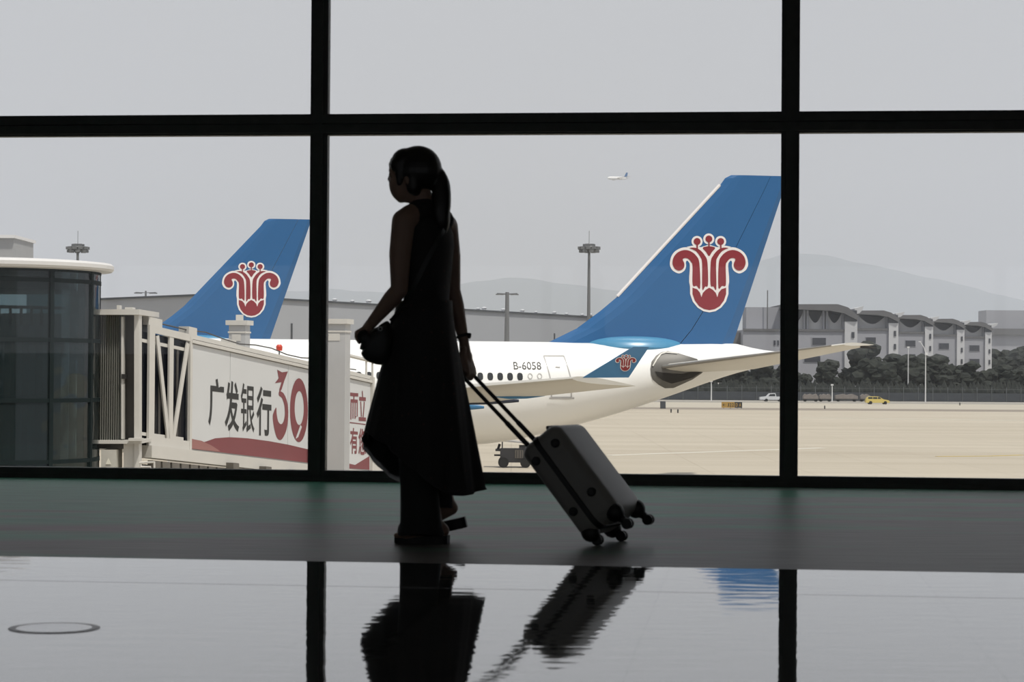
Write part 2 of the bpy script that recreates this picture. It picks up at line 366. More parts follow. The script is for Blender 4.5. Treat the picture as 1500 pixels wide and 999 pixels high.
# ================================================================== OUTDOOR GROUND
def apron_mat():
    m = bpy.data.materials.new('worn_apron_concrete'); m.use_nodes = True; t = m.node_tree; b = t.nodes['Principled BSDF']; L = t.links.new
    tc = t.nodes.new('ShaderNodeTexCoord'); mp = t.nodes.new('ShaderNodeMapping'); mp.inputs['Scale'].default_value = (0.012, 0.14, 1)
    n1 = t.nodes.new('ShaderNodeTexNoise'); n1.inputs['Scale'].default_value = 1.0; n1.inputs['Detail'].default_value = 6; n1.inputs['Roughness'].default_value = 0.65
    r1 = t.nodes.new('ShaderNodeValToRGB'); r1.color_ramp.elements[0].position = 0.3; r1.color_ramp.elements[1].position = 0.68
    r1.color_ramp.elements[0].color = (0.385, 0.335, 0.258, 1); r1.color_ramp.elements[1].color = (0.49, 0.44, 0.355, 1)
    br = t.nodes.new('ShaderNodeTexBrick'); br.offset = 0; br.inputs['Scale'].default_value = 1; br.inputs['Brick Width'].default_value = 6; br.inputs['Row Height'].default_value = 6
    br.inputs['Mortar Size'].default_value = 0.05; br.inputs['Color1'].default_value = (1, 1, 1, 1); br.inputs['Color2'].default_value = (0.97, 0.97, 0.97, 1); br.inputs['Mortar'].default_value = (0.86, 0.85, 0.84, 1)
    mx = t.nodes.new('ShaderNodeMix'); mx.data_type = 'RGBA'; mx.blend_type = 'MULTIPLY'; mx.inputs[0].default_value = 1
    L(tc.outputs['Object'], mp.inputs[0]); L(mp.outputs[0], n1.inputs['Vector']); L(n1.outputs['Fac'], r1.inputs[0]); L(tc.outputs['Object'], br.inputs['Vector'])
    L(r1.outputs[0], mx.inputs[6]); L(br.outputs['Color'], mx.inputs[7]); L(mx.outputs[2], b.inputs['Base Color']); b.inputs['Roughness'].default_value = 0.85
    return m
Z = Vector((0, 0, 1))
def gslab(x0, x1, y0, y1, z0, z1): return MB().box(((x0 + x1) / 2, (y0 + y1) / 2, (z0 + z1) / 2), (x1 - x0, y1 - y0, z1 - z0))
struct('apron', gslab(-500, 500, 15.5, 338, APRON - 0.5, APRON), apron_mat())
struct('taxiway_shoulder', gslab(-500, 500, 338, 356, APRON - 0.5, APRON), mat('stained_asphalt_shoulder', (0.25, 0.215, 0.175), 0.9, var=0.15, scale=0.3, stretch=(0.1, 1, 1)))
struct('verge', gslab(-500, 500, 356, 413, APRON - 0.5, APRON + 0.02), mat('dry_pale_verge', (0.44, 0.40, 0.33), 0.95, var=0.12, scale=0.25, stretch=(0.1, 1, 1)))
struct('perimeter_road', gslab(-500, 500, 413, 24000, APRON - 0.5, APRON), mat('grey_road', (0.33, 0.31, 0.28), 0.9, var=0.1, scale=0.2))
m_line = mat('white_road_paint', (0.56, 0.53, 0.46), 0.8, var=0.15, scale=2)
m_yl = mat('faded_yellow_paint', (0.48, 0.37, 0.12), 0.8, var=0.2, scale=2)
def gline(name, pts, wdt, m, label):
    mb = MB(); q = [G(x, y, APRON + 0.012) for x, y in pts]
    for a, b in zip(q, q[1:]): mb.bar(a, b, wdt, 0.02)
    return tag(obj(name, mb, m), label, 'ground marking')
gline('ground_line', [(890, 667), (1142, 658.5), (1205, 656)], 0.9, m_line, 'long faded white line on the apron right of the suitcase')
gline('ground_line', [(1372, 668.5), (1450, 668), (1496, 666.5)], 0.5, m_yl, 'short faded yellow line on the apron at the far right')
gline('ground_line', [(1175, 612), (1500, 616)], 1.2, m_line, 'pale line across the apron below the yellow car')

# ================================================================== AIRLINERS
TH = math.radians(11)
PD = 116.0
po = P(960, 540, PD); po.z = 0.0
pa = Vector((math.cos(TH), math.sin(TH), 0)); pl = Vector((math.sin(TH), -math.cos(TH), 0))     # aft, left wing
RP = Matrix((pa, -pl, Z)).transposed()           # local x aft, y to the right wing, z up
def L_at(px, py, n=0.0):                         # local aft/height of the pixel on the plane n metres left of the keel line
    q = hit(px, py, po + pl * n, pl) - po; return q.dot(pa), q.z
plane = thing('airliner', 'large white airliner with a blue emblem tail parked across the apron, nearer of the two', 'airliner', po)
plane.rotation_euler = RP.to_euler()
# fuselage profile along the keel: crown, belly, half width
crown_z = L_at(700, 499.5)[1]
bel = [L_at(x, y) for x, y in ((700, 651), (770, 641), (849, 621), (902, 606), (960, 587), (1040, 559), (1075, 547.5))]
bb = bel[0][1]
belly = [(-55, crown_z - 2.9), (-53.5, crown_z - 4.0), (-51, crown_z - 5.0), (-47, bb - 0.05), (-14, bb - 0.03)] + bel + [(7.4, bel[-1][1] + 0.75)]
crown = [(-55, crown_z - 2.7), (-53.5, crown_z - 1.7), (-51, crown_z - 0.65), (-47, crown_z)] + [(-20, crown_z), (1.2, crown_z - 0.02), L_at(1073, 503), L_at(1110, 511.5), (7.4, bel[-1][1] + 1.15)]
half = [(-55, 0.1), (-53.5, 1.25), (-51, 2.25), (-47, 2.82), (-12, 2.82), (-7, 2.62), (-3, 2.2), (0, 1.75), (3, 1.2), (5.5, 0.65), (7.4, 0.2)]
def fus(s): return smoothtab(crown, s), smoothtab(belly, s), smoothtab(half, s)
def fus_n(s, z, off=0.0):                         # distance of the hull from the keel plane, left side
    c, b, h = fus(s); zc, rz = (c + b) / 2, (c - b) / 2
    q = max(0.0, 1 - ((z - zc) / rz) ** 2); return h * math.sqrt(q) + off
def lv(s, n, z): return Vector((s, -n, z))
mb = MB(); ss = [-55, -54.4, -53.5, -52, -50, -47] + [-44 + 4 * k for k in range(8)] + [-12 + 0.75 * k for k in range(25)] + [6.6, 7.4]
mb.loft([[lv(s, fus(s)[2] * math.sin(a), (fus(s)[0] + fus(s)[1]) / 2 + (fus(s)[0] - fus(s)[1]) / 2 * math.cos(a)) for a in [2 * math.pi * k / 48 for k in range(48)]] for s in ss])
obj('fuselage', mb, m_white, plane, True, True)
# vertical fin
LE = [L_at(*q) for q in ((800, 503), (845, 481), (880, 455), (905, 434), (985, 347), (1055, 271), (1062, 261), (1071, 256.5))]
TEt = L_at(1155, 255.5); TEb = L_at(1073, 504)
def te(z): t = (z - TEb[1]) / (TEt[1] - TEb[1]); return TEb[0] + (TEt[0] - TEb[0]) * t
def le(z): return interp([(b, a) for a, b in LE], z)
zsz = [LE[0][1] - 0.3] + [b for a, b in LE] + [LE[3][1] + 1.1, LE[4][1] + 1.5, LE[0][1] + 0.8]
zsz = sorted(zsz)
def fin_half(z): t = (z - zsz[0]) / (zsz[-1] - zsz[0]); return 0.42 - 0.27 * t
def fin_ring(z, a, b, lead, tail):
    x0, x1, h = le(z), te(z), fin_half(z); c = x1 - x0; out = []
    prof = []
    A, B = x0 + c * a, x0 + c * b
    if lead: prof += [(x0, 0.0), (x0 + 0.05 * min(c, 5), 0.45), (x0 + 0.12 * min(c, 5), 0.8), (x0 + 0.24 * min(c, 5), 1.0)]
    else: prof += [(A, 1.0)]
    prof += [((A + B) / 2, 1.0)] if not lead else []
    if tail: prof += [(x0 + c * 0.93, 1.0), (x1, 0.12)]
    else: prof += [(B, 1.0)]
    return [lv(x, q * h, z) for x, q in prof] + [lv(x, -q * h, z) for x, q in reversed(prof) if q > 0]
obj('tail_fin', MB().loft([fin_ring(z, 0, 0.70, True, False) for z in zsz]), m_blue, plane, False, True)
obj('rudder', MB().loft([fin_ring(z, 0.705, 1, False, True) for z in zsz[1:]]), m_blue, plane, False, True)
# metal leading edge, its highlight put in as a white strip
mb = MB()
q = [LE[3], LE[4], LE[5]]
mb.tube([lv(a - 0.02, 0, b) for a, b in q], 0.09, 8)
obj('leading_edge_highlight', mb, m_emw, plane, True, True, label='highlight on the metal front edge of the fin, painted as a white strip')
# blue fairing humped over the fin root, sunlight put into its lighter colour
mb = MB(); s0, s1 = L_at(852, 500)[0], L_at(1003, 503)[0]; rings = []
for k in range(15):
    t = k / 14; s = s0 + (s1 - s0) * t; q = math.sin(math.pi * min(1, max(0.02, t))) ** 0.55
    zc = fus(s)[0] - 0.25
    rings.append([lv(s, 1.25 * q * math.cos(a), zc + (0.27 + 0.36 * q) * math.sin(a)) for a in [2 * math.pi * j / 16 for j in range(16)]])
mb.loft(rings); obj('fin_fairing', mb, mat('sunlit_blue_paint', (0.06, 0.24, 0.41), 0.3, var=0.03), plane, True, True)
# ---- emblem outlines (flat print), unit: about 1000 wide
CX = 473
def mir(p): return [(2 * CX - x, y) for x, y in reversed(p)]
hookW = [(65, 400), (80, 330), (120, 275), (190, 238), (260, 235), (330, 262), (385, 330), (402, 400), (402, 690), (273, 640), (273, 430), (262, 388), (243, 372), (232, 392), (234, 430), (215, 477), (160, 506), (100, 480), (72, 440)]
bodyW = [(273, 440), (273, 720), (300, 800), (350, 862), (410, 900), (473, 912)] ; bodyW = bodyW + mir(bodyW[:-1]) + [(2 * CX - 330, 262), (2 * CX - 240, 228), (640, 215), (560, 232), (473, 205), (390, 232), (310, 215), (240, 228), (330, 262)]
hookR = [(92, 400), (105, 335), (150, 285), (215, 262), (280, 274), (340, 322), (372, 400), (378, 655), (340, 635), (300, 625), (300, 430), (285, 385), (255, 352), (220, 345), (198, 360), (214, 400), (212, 440), (190, 466), (155, 476), (115, 455)]
petR = [(272, 240), (330, 238), (385, 266), (430, 320), (456, 390), (460, 622), (430, 642), (400, 668), (400, 400), (382, 335), (345, 282), (305, 255)]
wedR = [(408, 237), (473, 222), (538, 237), (505, 280), (473, 325), (441, 280)]
cupT = [(298, 655), (345, 670), (375, 705), (390, 755), (405, 710), (437, 676), (473, 655)]; cupB = [(298, 720), (322, 790), (366, 848), (418, 878), (473, 888)]
cupR = cupT + mir(cupT[:-1]) + [(2 * CX - x, y) for x, y in cupB[:-1]] + list(reversed(cupB))
def emblem(mapf, small=False):
    """mapf turns emblem coordinates + layer into points; returns white bm, red bm"""
    wb, rb = MB(), MB()
    def put(mb, poly, layer, n=4):
        sp_ = [(v.x, v.y) for v in spline([(x, y, 0) for x, y in poly], n)] if n else poly
        facebm(mb, [mapf(x, y, layer) for x, y in sp_], fill2d(sp_))
    circ = lambda cx, cy, r: [(cx + r * math.cos(2 * math.pi * k / 20), cy + r * math.sin(2 * math.pi * k / 20)) for k in range(20)]
    for p_ in (hookW, mir(hookW)): put(wb, p_, 0)
    put(wb, bodyW, 0.4, 0)
    for p_ in (hookR, mir(hookR), petR, mir(petR)): put(rb, p_, 1)
    put(rb, wedR, 1, 3); put(rb, cupR, 1, 0)
    for cx, cy in ((350, 172), (473, 146), (596, 172)):
        put(wb, circ(cx, cy, 58), 0.2, 0); put(rb, circ(cx, cy, 36), 1, 0)
        put(rb, [(cx - 7, cy + 20), (cx + 7, cy + 20), (cx + 7, cy + 86), (cx - 7, cy + 86)], 2, 0)
    return wb, rb
def em_fin(x, y, layer):
    s, z = L_at(970 + x / 7.136, 330 + y / 7.136); return lv(s, fin_half(z) + 0.012 + 0.02 * layer, z)
wb, rb = emblem(em_fin)
e1_ = obj('tail_emblem', wb, m_emw, plane, False, True, label='white outline of the flower emblem on the fin')
obj('emblem_petals', rb, m_red, e1_, False, True, label='red petals and stamens of the emblem')
# ---- cabin windows, registration, doors
m_cw = mat('dark_cabin_window', (0.03, 0.032, 0.035), 0.2, var=0.2, scale=3)
zw = L_at(733, 551.5, 2.7)[1]
sw = L_at(762.5, 551, 2.7)[0]
for k in range(64):
    s = sw - 0.52 * k
    if s < -41: break
    mb = MB(); ring = []
    for j in range(12):
        a = 2 * math.pi * j / 12; x, z = s + 0.15 * math.copysign(abs(math.cos(a)) ** 0.7, math.cos(a)), zw + 0.2 * math.copysign(abs(math.sin(a)) ** 0.8, math.sin(a))
        ring.append(lv(x, fus_n(x, z, 0.012), z))
    mb.bm.faces.new([mb.bm.verts.new(p) for p in ring]); obj('cabin_window', mb, m_cw, plane, False, True)
pts, fs = text_tris('B-6058', 0.012)
(sa, za), (sb, zb) = L_at(752, 541, 2.3), L_at(793, 530, 2.3)
mb = MB(); q = []
for x, y in pts:
    s, z = sa + (sb - sa) * x, za + (zb - za) * y; q.append(lv(s, fus_n(s, z, 0.02), z))
facebm(mb, q, fs); obj('registration', mb, m_ink, plane, False, True, label='black registration B-6058')
m_seam = mat('grey_door_seam', (0.42, 0.41, 0.40), 0.5)
def hull_strip(mb, pts, wdt=0.05, off=0.02, n=2.5, sub=6):
    q = [L_at(x, y, n) for x, y in pts]
    for (a, za), (b, zb_) in zip(q, q[1:]):
        d = Vector((b - a, zb_ - za)).normalized(); nn = Vector((-d.y, d.x)) * wdt / 2
        prev = None
        for k in range(sub + 1):
            t = k / sub; s, z = a + (b - a) * t, za + (zb_ - za) * t
            cur = [lv(s + nn.x * g, fus_n(s + nn.x * g, z + nn.y * g, off), z + nn.y * g) for g in (-1, 1)]
            if prev: mb.bm.faces.new([mb.bm.verts.new(p) for p in (prev[0], prev[1], cur[1], cur[0])])
            prev = cur
mb = MB(); hull_strip(mb, [(800, 521), (806, 553), (808, 582), (838, 582), (836, 551), (830, 521), (800, 521)])
dr = obj('cabin_door', mb, m_seam, plane, False, True, label='outline of the rear cabin door')
mb = MB(); hull_strip(mb, [(804, 583.5), (842, 583.5)], 0.09, 0.06); obj('door_sill', mb, m_seam, dr, False, True)
mb = MB(); hull_strip(mb, [(815, 537), (822, 537.5)], 0.07, 0.03); obj('door_handle', mb, m_seam, dr, False, True)
for cx in (777, 791):                             # plugged window rings
    mb = MB(); hull_strip(mb, [(cx + 3.2 * math.cos(a), 551 + 4 * math.sin(a)) for a in [2 * math.pi * j / 10 for j in range(11)]], 0.04, 0.02, 2.6, 1)
    obj('window_plug', mb, m_seam, plane, False, True)
# ---- stabiliser cut-out in the tail side
cut = [(225, 290), (245, 210), (300, 150), (370, 112), (440, 100), (540, 120), (640, 152), (740, 185), (820, 285), (800, 330), (700, 400), (600, 445), (500, 490), (400, 492), (320, 455), (250, 400), (230, 350)]
cut = [(920 + x / 7.143, 500 + y / 7.143) for x, y in cut]
def hull_patch(poly, off, shrink=1.0, n=1.7, rings=5):
    cx = sum(p[0] for p in poly) / len(poly); cy = sum(p[1] for p in poly) / len(poly); mb = MB(); R = []
    for k in range(rings + 1):
        t = shrink * k / rings; r = []
        for x, y in poly:
            s, z = L_at(cx + (x - cx) * t, cy + (y - cy) * t, n); r.append(mb.bm.verts.new(lv(s, fus_n(s, z, off), z)))
        R.append(r)
    for a, b in zip(R, R[1:]):
        for i in range(len(poly)):
            j = (i + 1) % len(poly)
            try: mb.bm.faces.new((a[i], a[j], b[j], b[i]))
            except ValueError: pass
    bmesh.ops.remove_doubles(mb.bm, verts=mb.bm.verts, dist=1e-4)
    return mb
cp = obj('stabiliser_cutout', hull_patch(cut, 0.03), mat('scuffed_grey_steel', (0.13, 0.125, 0.115), 0.5, 0.3, var=0.35, scale=0.8), plane, True, True, label='grey bare metal around the tailplane root')
low = [(958, 544), (972, 546), (1000, 548), (1030, 541), (1033, 543), (1018, 553), (1002, 558), (985, 562), (970, 557), (962, 551)]
obj('cutout_recess', hull_patch(low, 0.06), m_gap, cp, True, True)
mb = MB(); hull_strip(mb, [(955, 536), (962, 526), (970, 518), (978, 515.5), (995, 517)], 0.07, 0.09, 1.7, 3); obj('cutout_rim', mb, m_belly, cp, False, True)
# ---- lifting surfaces
def airfoil(le_p, chord, th, aft=Vector((1, 0, 0)), upv=Vector((0, 0, 1)), drop=0.0):
    prof = [(0, 0), (0.02, 0.32), (0.08, 0.7), (0.25, 1), (0.5, 0.85), (0.8, 0.4), (1, 0.04)]
    ringu = [le_p + aft * (chord * x) + upv * (th * y * 0.6 - drop * x) for x, y in prof]
    ringd = [le_p + aft * (chord * x) - upv * (th * y * 0.4 + drop * x) for x, y in reversed(prof[1:])]
    return ringu + ringd
root_s, root_z = L_at(962, 539.5, 1.6)
tip_s, tip_z = L_at(1236, 504.5, 10.9)
for side, nm in ((1, 'tailplane'), (-1, 'tailplane')):
    a = Vector((root_s, -side * 1.3, root_z)); b = Vector((tip_s, -side * 10.9, tip_z))
    mb = MB().loft([airfoil(a + (b - a) * t, 5.4 + (1.55 - 5.4) * t, 0.5 - 0.34 * t) for t in (0, 0.25, 0.5, 0.75, 1)])
    tp = obj(nm, mb, m_belly, plane, True, True, angle=50)
    if side == 1:
        d = b - a
        mb = MB(); mb.tube([a + d * t + Vector((-0.02, 0, 0.02)) for t in (0.03, 0.5, 0.94)], [0.10, 0.07, 0.04], 8)
        obj('leading_edge', mb, mat('polished_leading_edge', (0.30, 0.285, 0.26), 0.3, 0.6), tp, True, True, label='darker metal front edge of the tailplane')
        obj('elevator_tip', MB().tube([b + Vector((1.0, 0.3, -0.06)), b + Vector((1.9, 0.6, -0.16))], [0.10, 0.02], 6), m_gap, tp, True, True)
# wings: one swept panel each side with a kink, flap fairings, winglet
NT = 27.5
tle_s, tle_z = L_at(838, 554.5, NT)
wr = Vector((-27.0, -2.0, tle_z - 25.5 * math.tan(math.radians(4.65))))
for side in (1, -1):
    sg = lambda v: Vector((v.x, v.y * side, v.z))
    tipp = Vector((tle_s, -NT, tle_z)); rootp = wr
    rings = []
    for t, ch, th in ((0, 11.0, 1.5), (0.34, 7.4, 0.9), (0.7, 4.6, 0.5), (1.0, 2.6, 0.26)):
        rings.append([sg(p) for p in airfoil(rootp + (tipp - rootp) * t, ch, th, drop=0.16 + 0.12 * t)])
    wg = obj('wing', MB().loft(rings), m_wingp, plane, True, True, angle=50)
    # winglet
    q = [L_at(853, 553.5, NT), L_at(921, 553, NT), L_at(951, 508, NT + 0.4), L_at(927.5, 508, NT + 0.4)]
    poly = [Vector((q[0][0], -NT, q[0][1])), Vector((q[1][0], -NT, q[1][1])), Vector((q[2][0], -NT - 0.4, q[2][1])), Vector((q[3][0], -NT - 0.4, q[3][1]))]
    mb = MB().prism([sg(p) for p in poly], (0, 0.09 * side, 0)); wl = obj('winglet', mb, mat('dark_blue_winglet_paint', (0.045, 0.17, 0.33), 0.35, var=0.04), wg, False, True)
    if side == 1:
        def em_wl(x, y, layer):
            s, z = L_at(900 + (x - 65) * 31 / 815, 519 + (y - 88) * 25 / 824, NT + 0.1)
            tt = (z - q[0][1]) / (q[3][1] - q[0][1]); return Vector((s + 0.0, -NT - 0.4 * tt - 0.008 - 0.008 * layer, z))
        w2, r2 = emblem(em_wl)
        obj('winglet_emblem', w2, m_emw, plane, False, True, label='small flower emblem on the winglet'); obj('winglet_petals', r2, m_red, plane, False, True, label='red of the small emblem')
    for t, Lf, m_, tail in ((0.42, 4.4, m_wblue, (709, 596.5)), (0.56, 4.6, m_navy, (760, 587)), (0.74, 2.6, m_wblue, (798, 578))):
        mb = MB(); rr = []; n_ = 2 + 25.5 * t; ts, tz = L_at(tail[0], tail[1], n_)
        for u in (0, 0.15, 0.4, 0.7, 0.9, 1.0):
            c = Vector((ts - Lf * (1 - u), -n_, tz + 0.18 * (1 - u))); r = 0.04 + 0.28 * math.sin(math.pi * min(0.97, u * 0.75 + 0.22))
            rr.append([sg(c + Vector((0, r * 0.6 * math.cos(a), r * math.sin(a)))) for a in [2 * math.pi * j / 10 for j in range(10)]])
        obj('flap_fairing', MB().loft(rr), m_, wg, True, True)
    # engine
    base = rootp + (tipp - rootp) * 0.27; c0 = base + Vector((-3.2, 0, -1.7)); rr = []
    for x, r in ((0.6, 1.0), (0, 1.25), (-0.05, 1.4), (0.3, 1.5), (2, 1.6), (4, 1.45), (5.5, 1.1), (5.6, 0.7)):
        rr.append([sg(c0 + Vector((x, r * math.cos(a), r * math.sin(a)))) for a in [2 * math.pi * j / 24 for j in range(24)]])
    obj('engine', MB().loft(rr), m_white, wg, True, True)
    obj('pylon', MB().box(sg(base + Vector((-0.2, 0, -0.35))), (5.5, 0.35, 1.0)), m_belly, wg, False, True)
    obj('landing_gear', MB().tube([sg(Vector((-22, -5.3, root_z - 4.6))), sg(Vector((-22, -5.3, APRON + 0.7)))], 0.22, 10), m_metal, plane, False, True)
    for dx in (-0.8, 0.8):
        for dy in (-0.45, 0.45):
            c = sg(Vector((-22 + dx, -5.3 + dy, APRON + 0.68))); obj('gear_wheel', MB().tube([c - Vector((0, 0.2, 0)), c + Vector((0, 0.2, 0))], 0.68, 20), m_tyre, plane, False, True)
obj('nose_gear', MB().tube([Vector((-47.5, 0, bb + 0.2)), Vector((-47.5, 0, APRON + 0.5))], 0.15, 8), m_metal, plane, False, True)
for dy in (-0.3, 0.3):
    c = Vector((-47.5, dy, APRON + 0.52)); obj('gear_wheel', MB().tube([c - Vector((0, 0.14, 0)), c + Vector((0, 0.14, 0))], 0.52, 18), m_tyre, plane, False, True)
# the second airliner stands farther off, a larger type
KS = 1.104
far = copy_tree(plane, None, ('registration', 'leading_edge_highlight', 'cabin_window', 'window_plug'))
D2 = PD * 245 / 175 * KS
tb = P(395, 498, D2)                               # foot of its rudder
off = RP @ Vector((TEb[0] * KS, 0, 0))
far.scale = (KS,) * 3
far.location = (tb.x - off.x, tb.y - off.y, APRON - APRON * KS)
tag(far, 'airliner behind the boarding bridge, only its blue emblem fin showing left of the window post', 'airliner')

# ================================================================== BOARDING BRIDGE
A0 = P(280, 540, 53.9); A0.z = 0
bt = Vector((0.31, 0.951, 0)).normalized(); bn = Vector((0.951, -0.31, 0)).normalized()
SLP = -0.0866
def T(l, n, z): return A0 + bt * l + bn * n + Vector((0, 0, z + SLP * l))     # z is measured at l = 0
def onp(px, py, n=0.0):                                                        # panel coordinates of a pixel
    q = hit(px, py, A0 + bn * n, bn) - A0; l = q.dot(bt); return l, q.z - SLP * l
bridge = thing('boarding_bridge', 'white passenger boarding bridge with a black and red printed side panel, sloping away', 'boarding bridge', Vector((A0.x, A0.y, APRON)))
def tbox(l0, l1, n0, n1, z0, z1, mb=None):
    mb = mb or MB()
    return mb.quadbox([T(l0, n0, z0), T(l0, n1, z0), T(l1, n1, z0), T(l1, n0, z0), T(l0, n0, z1), T(l0, n1, z1), T(l1, n1, z1), T(l1, n0, z1)])
zb0 = onp(300, 659.5)[1]; zt_ = onp(300, 508)[1]; LEND = onp(543, 560)[0]
s1_, s2_ = onp(337, 560)[0], onp(422, 560)[0]
obj('tunnel_body', tbox(0.02, LEND, -2.9, -0.06, zb0 - 0.05, zt_ + 0.1), m_bwhite, bridge)
for a, b in ((0.0, s1_), (s1_, s2_), (s2_, (s2_ + LEND) / 2 + 0.6), ((s2_ + LEND) / 2 + 0.6, LEND)):
    obj('wall_panel', tbox(a + 0.012, b - 0.012, -0.06, 0.0, zb0, zt_), m_bwhite, bridge)
obj('roof_beam', tbox(-0.05, LEND + 0.1, -0.3, 0.06, zt_ + 0.02, zt_ + 0.10), m_bridge, bridge)
obj('roof_beam', tbox(-0.05, LEND + 0.1, -0.5, -0.02, zt_ + 0.13, zt_ + 0.24), m_bridge, bridge)
obj('tunnel_roof', tbox(0, LEND, -2.9, -0.4, zt_ + 0.1, zt_ + 0.2), m_bridge, bridge)
mb = MB(); mb.tube([T(-2.1, -0.1, zt_ + 0.34)] + [T(l, -0.1, zt_ + 0.34 + 0.05 * math.sin(l * 1.7)) for l in range(0, 12)], 0.018, 6); obj('roof_cable', mb, m_bdark, bridge)
obj('lower_beam', tbox(-2.35, LEND + 0.2, -0.3, 0.16, zb0 - 0.34, zb0 - 0.05), m_bridge, bridge)
obj('end_frame', tbox(LEND, LEND + 0.14, -2.9, 0.08, zb0 - 0.3, zt_ + 0.2), m_bridge, bridge)
obj('end_frame', tbox(-0.12, 0.0, -0.03, 0.04, zb0 - 0.06, zt_ + 0.16), m_bridge, bridge)
for k in range(12):
    l = -2.25 + k * 0.5; obj('chain_link', tbox(l, l + 0.4, 0.0, 0.14, zb0 - 0.60 + 0.02 * (k % 2), zb0 - 0.40), m_metal, bridge, bevel=0.02, bseg=1)
obj('chain_tray', tbox(-2.4, LEND, -0.2, -0.05, zb0 - 1.0, zb0 - 0.5), m_bdark, bridge)
for l in (1.7, 3.7, 5.6, 7.5):
    obj('roller_bracket', tbox(l, l + 0.35, 0.16, 0.36, zb0 - 0.52, zb0 - 0.26), m_metal, bridge)
# truss end of the outer tunnel
zf0, zf1 = onp(240, 655)[1], onp(240, 484)[1]
l0 = onp(217, 560)[0]
fr = obj('truss_frame', tbox(l0, l0 + 0.28, -0.03, 0.03, zf0, zf1 + 0.05), m_bridge, bridge)
for a in ((l0 + 0.28, -0.12, -0.03, 0.03, zf1 - 0.12, zf1 + 0.05), (l0 + 0.28, -0.12, -0.03, 0.03, zf0, zf0 + 0.22)):
    obj('truss_rail', tbox(*a), m_bridge, bridge)
obj('truss_post', tbox(onp(247, 560)[0], onp(253, 560)[0], -0.03, 0.02, zf0 + 0.2, zf1 - 0.1), m_bridge, bridge)
for (xa, ya), (xb, yb) in (((230, 492), (247, 648)), ((275, 503), (253, 648))):
    a, b = onp(xa, ya), onp(xb, yb); obj('truss_brace', MB().bar(T(a[0], 0, a[1]), T(b[0], 0, b[1]), 0.15, 0.04, bn), m_bridge, bridge)
lg = onp(203, 560)[0]
for a, b in ((lg, l0 + 0.2), (l0 + 0.2, onp(250, 560)[0]), (onp(250, 560)[0], -0.1)):
    obj('tunnel_glass', tbox(a + 0.02, b - 0.02, -0.11, -0.08, zf0 + 0.15, zf1 - 0.12), m_nglass, bridge)
obj('inner_tunnel', tbox(lg, 0, -2.6, -0.25, zf0, zf1 - 0.1), m_bdark, bridge)
for z in (zf0 + 0.22, zf1 - 0.38): obj('glass_rail', tbox(lg, -0.3, -0.08, -0.04, z, z + 0.08), m_bridge, bridge)
for px_ in (262, 236): l = onp(px_, 560)[0]; obj('glass_mullion', tbox(l, l + 0.1, -0.08, -0.06, zf0 + 0.2, zf1 - 0.3), m_bdark, bridge)
obj('roof_motor', tbox(l0 + 0.1, l0 + 0.8, -0.35, -0.05, zf1 + 0.06, zf1 + 0.26), m_bridge, bridge, bevel=0.04)
obj('roof_motor', tbox(-0.1, 0.35, -0.3, -0.02, zt_ + 0.24, zt_ + 0.42), m_bridge, bridge, bevel=0.04)
obj('roof_motor', tbox(2.6, 3.0, -0.45, -0.2, zt_ + 0.24, zt_ + 0.38), m_bridge, bridge, bevel=0.03)
# printed panel: lettering and shapes, 5 mm proud of the sheet
def put_text(mb, ch, x0, x1, ya0, ya1, yb0, yb1, bold):
    """character between px x0..x1; top edge ya0->yb0, bottom edge ya1->yb1"""
    pts, fs = text_tris(ch, bold); (la, ta), (lb, tb_) = onp(x0, ya0), onp(x1, yb0); ba, bb_ = onp(x0, ya1)[1], onp(x1, yb1)[1]
    facebm(mb, [T(la + (lb - la) * x, 0.006, (ba + (bb_ - ba) * x) * (1 - y) + (ta + (tb_ - ta) * x) * y) for x, y in pts], fs)
for ch, x0, x1, y0, y1 in (('广', 305.5, 328, 553.5, 624), ('发', 329.6, 350.6, 557, 631.5), ('银', 352.8, 373, 561, 633), ('行', 376, 397.6, 565.5, 638)):
    mb = MB(); put_text(mb, ch, x0, x1, y0 - 0.5, y1 - 0.5, y0 + 2.5, y1 + 1.5, 0.008 if ch == '银' else 0.022); obj('lettering', mb, m_ink, bridge, label='black character ' + ch)
for ch, x0, x1, y0, y1 in (('十', 499, 511.5, 572, 612), ('而', 512.8, 524.6, 575, 614.5), ('立', 525.6, 536.2, 571.5, 616.5), ('路', 499, 511.5, 624, 663), ('有', 512.8, 524, 626, 664.5), ('您', 525, 536.4, 627, 666)):
    mb = MB(); put_text(mb, ch, x0, x1, y0, y1, y0 + 1, y1 + 0.7, 0.02); obj('lettering', mb, m_maroon, bridge, label='maroon character ' + ch)
def print_poly(name, poly, m, n=0.006, sm=0, crop=None, label=None):
    if crop: poly = [(crop[0] + x / crop[2], crop[1] + y / crop[2]) for x, y in poly]
    if sm: poly = [(v.x, v.y) for v in spline([(x, y, 0) for x, y in poly], sm)]
    mb = MB(); facebm(mb, [T(*(lambda q: (q[0], n, q[1]))(onp(x, y))) for x, y in poly], fill2d(poly)); return obj(name, mb, m, bridge, label=label)
cr = (180, 440, 3.843)
print_poly('lettering', [(868, 390), (895, 405), (928, 400), (908, 452), (893, 500), (880, 520), (880, 500), (892, 460), (855, 466), (876, 438)], m_maroon, crop=cr, label='flag of the big figure 3')
print_poly('lettering', [(880, 512), (905, 525), (926, 580), (930, 650), (922, 720), (905, 765), (886, 786), (866, 772), (850, 715), (843, 655), (850, 625), (862, 603), (865, 640), (873, 680), (888, 697), (902, 685), (911, 645), (908, 590), (895, 550), (878, 535)], m_maroon, sm=3, crop=cr, label='bowl of the big figure 3')
el = lambda cx, cy, rx, ry, n=28: [(cx + rx * math.cos(2 * math.pi * k / n), cy + ry * math.sin(2 * math.pi * k / n)) for k in range(n + 1)]
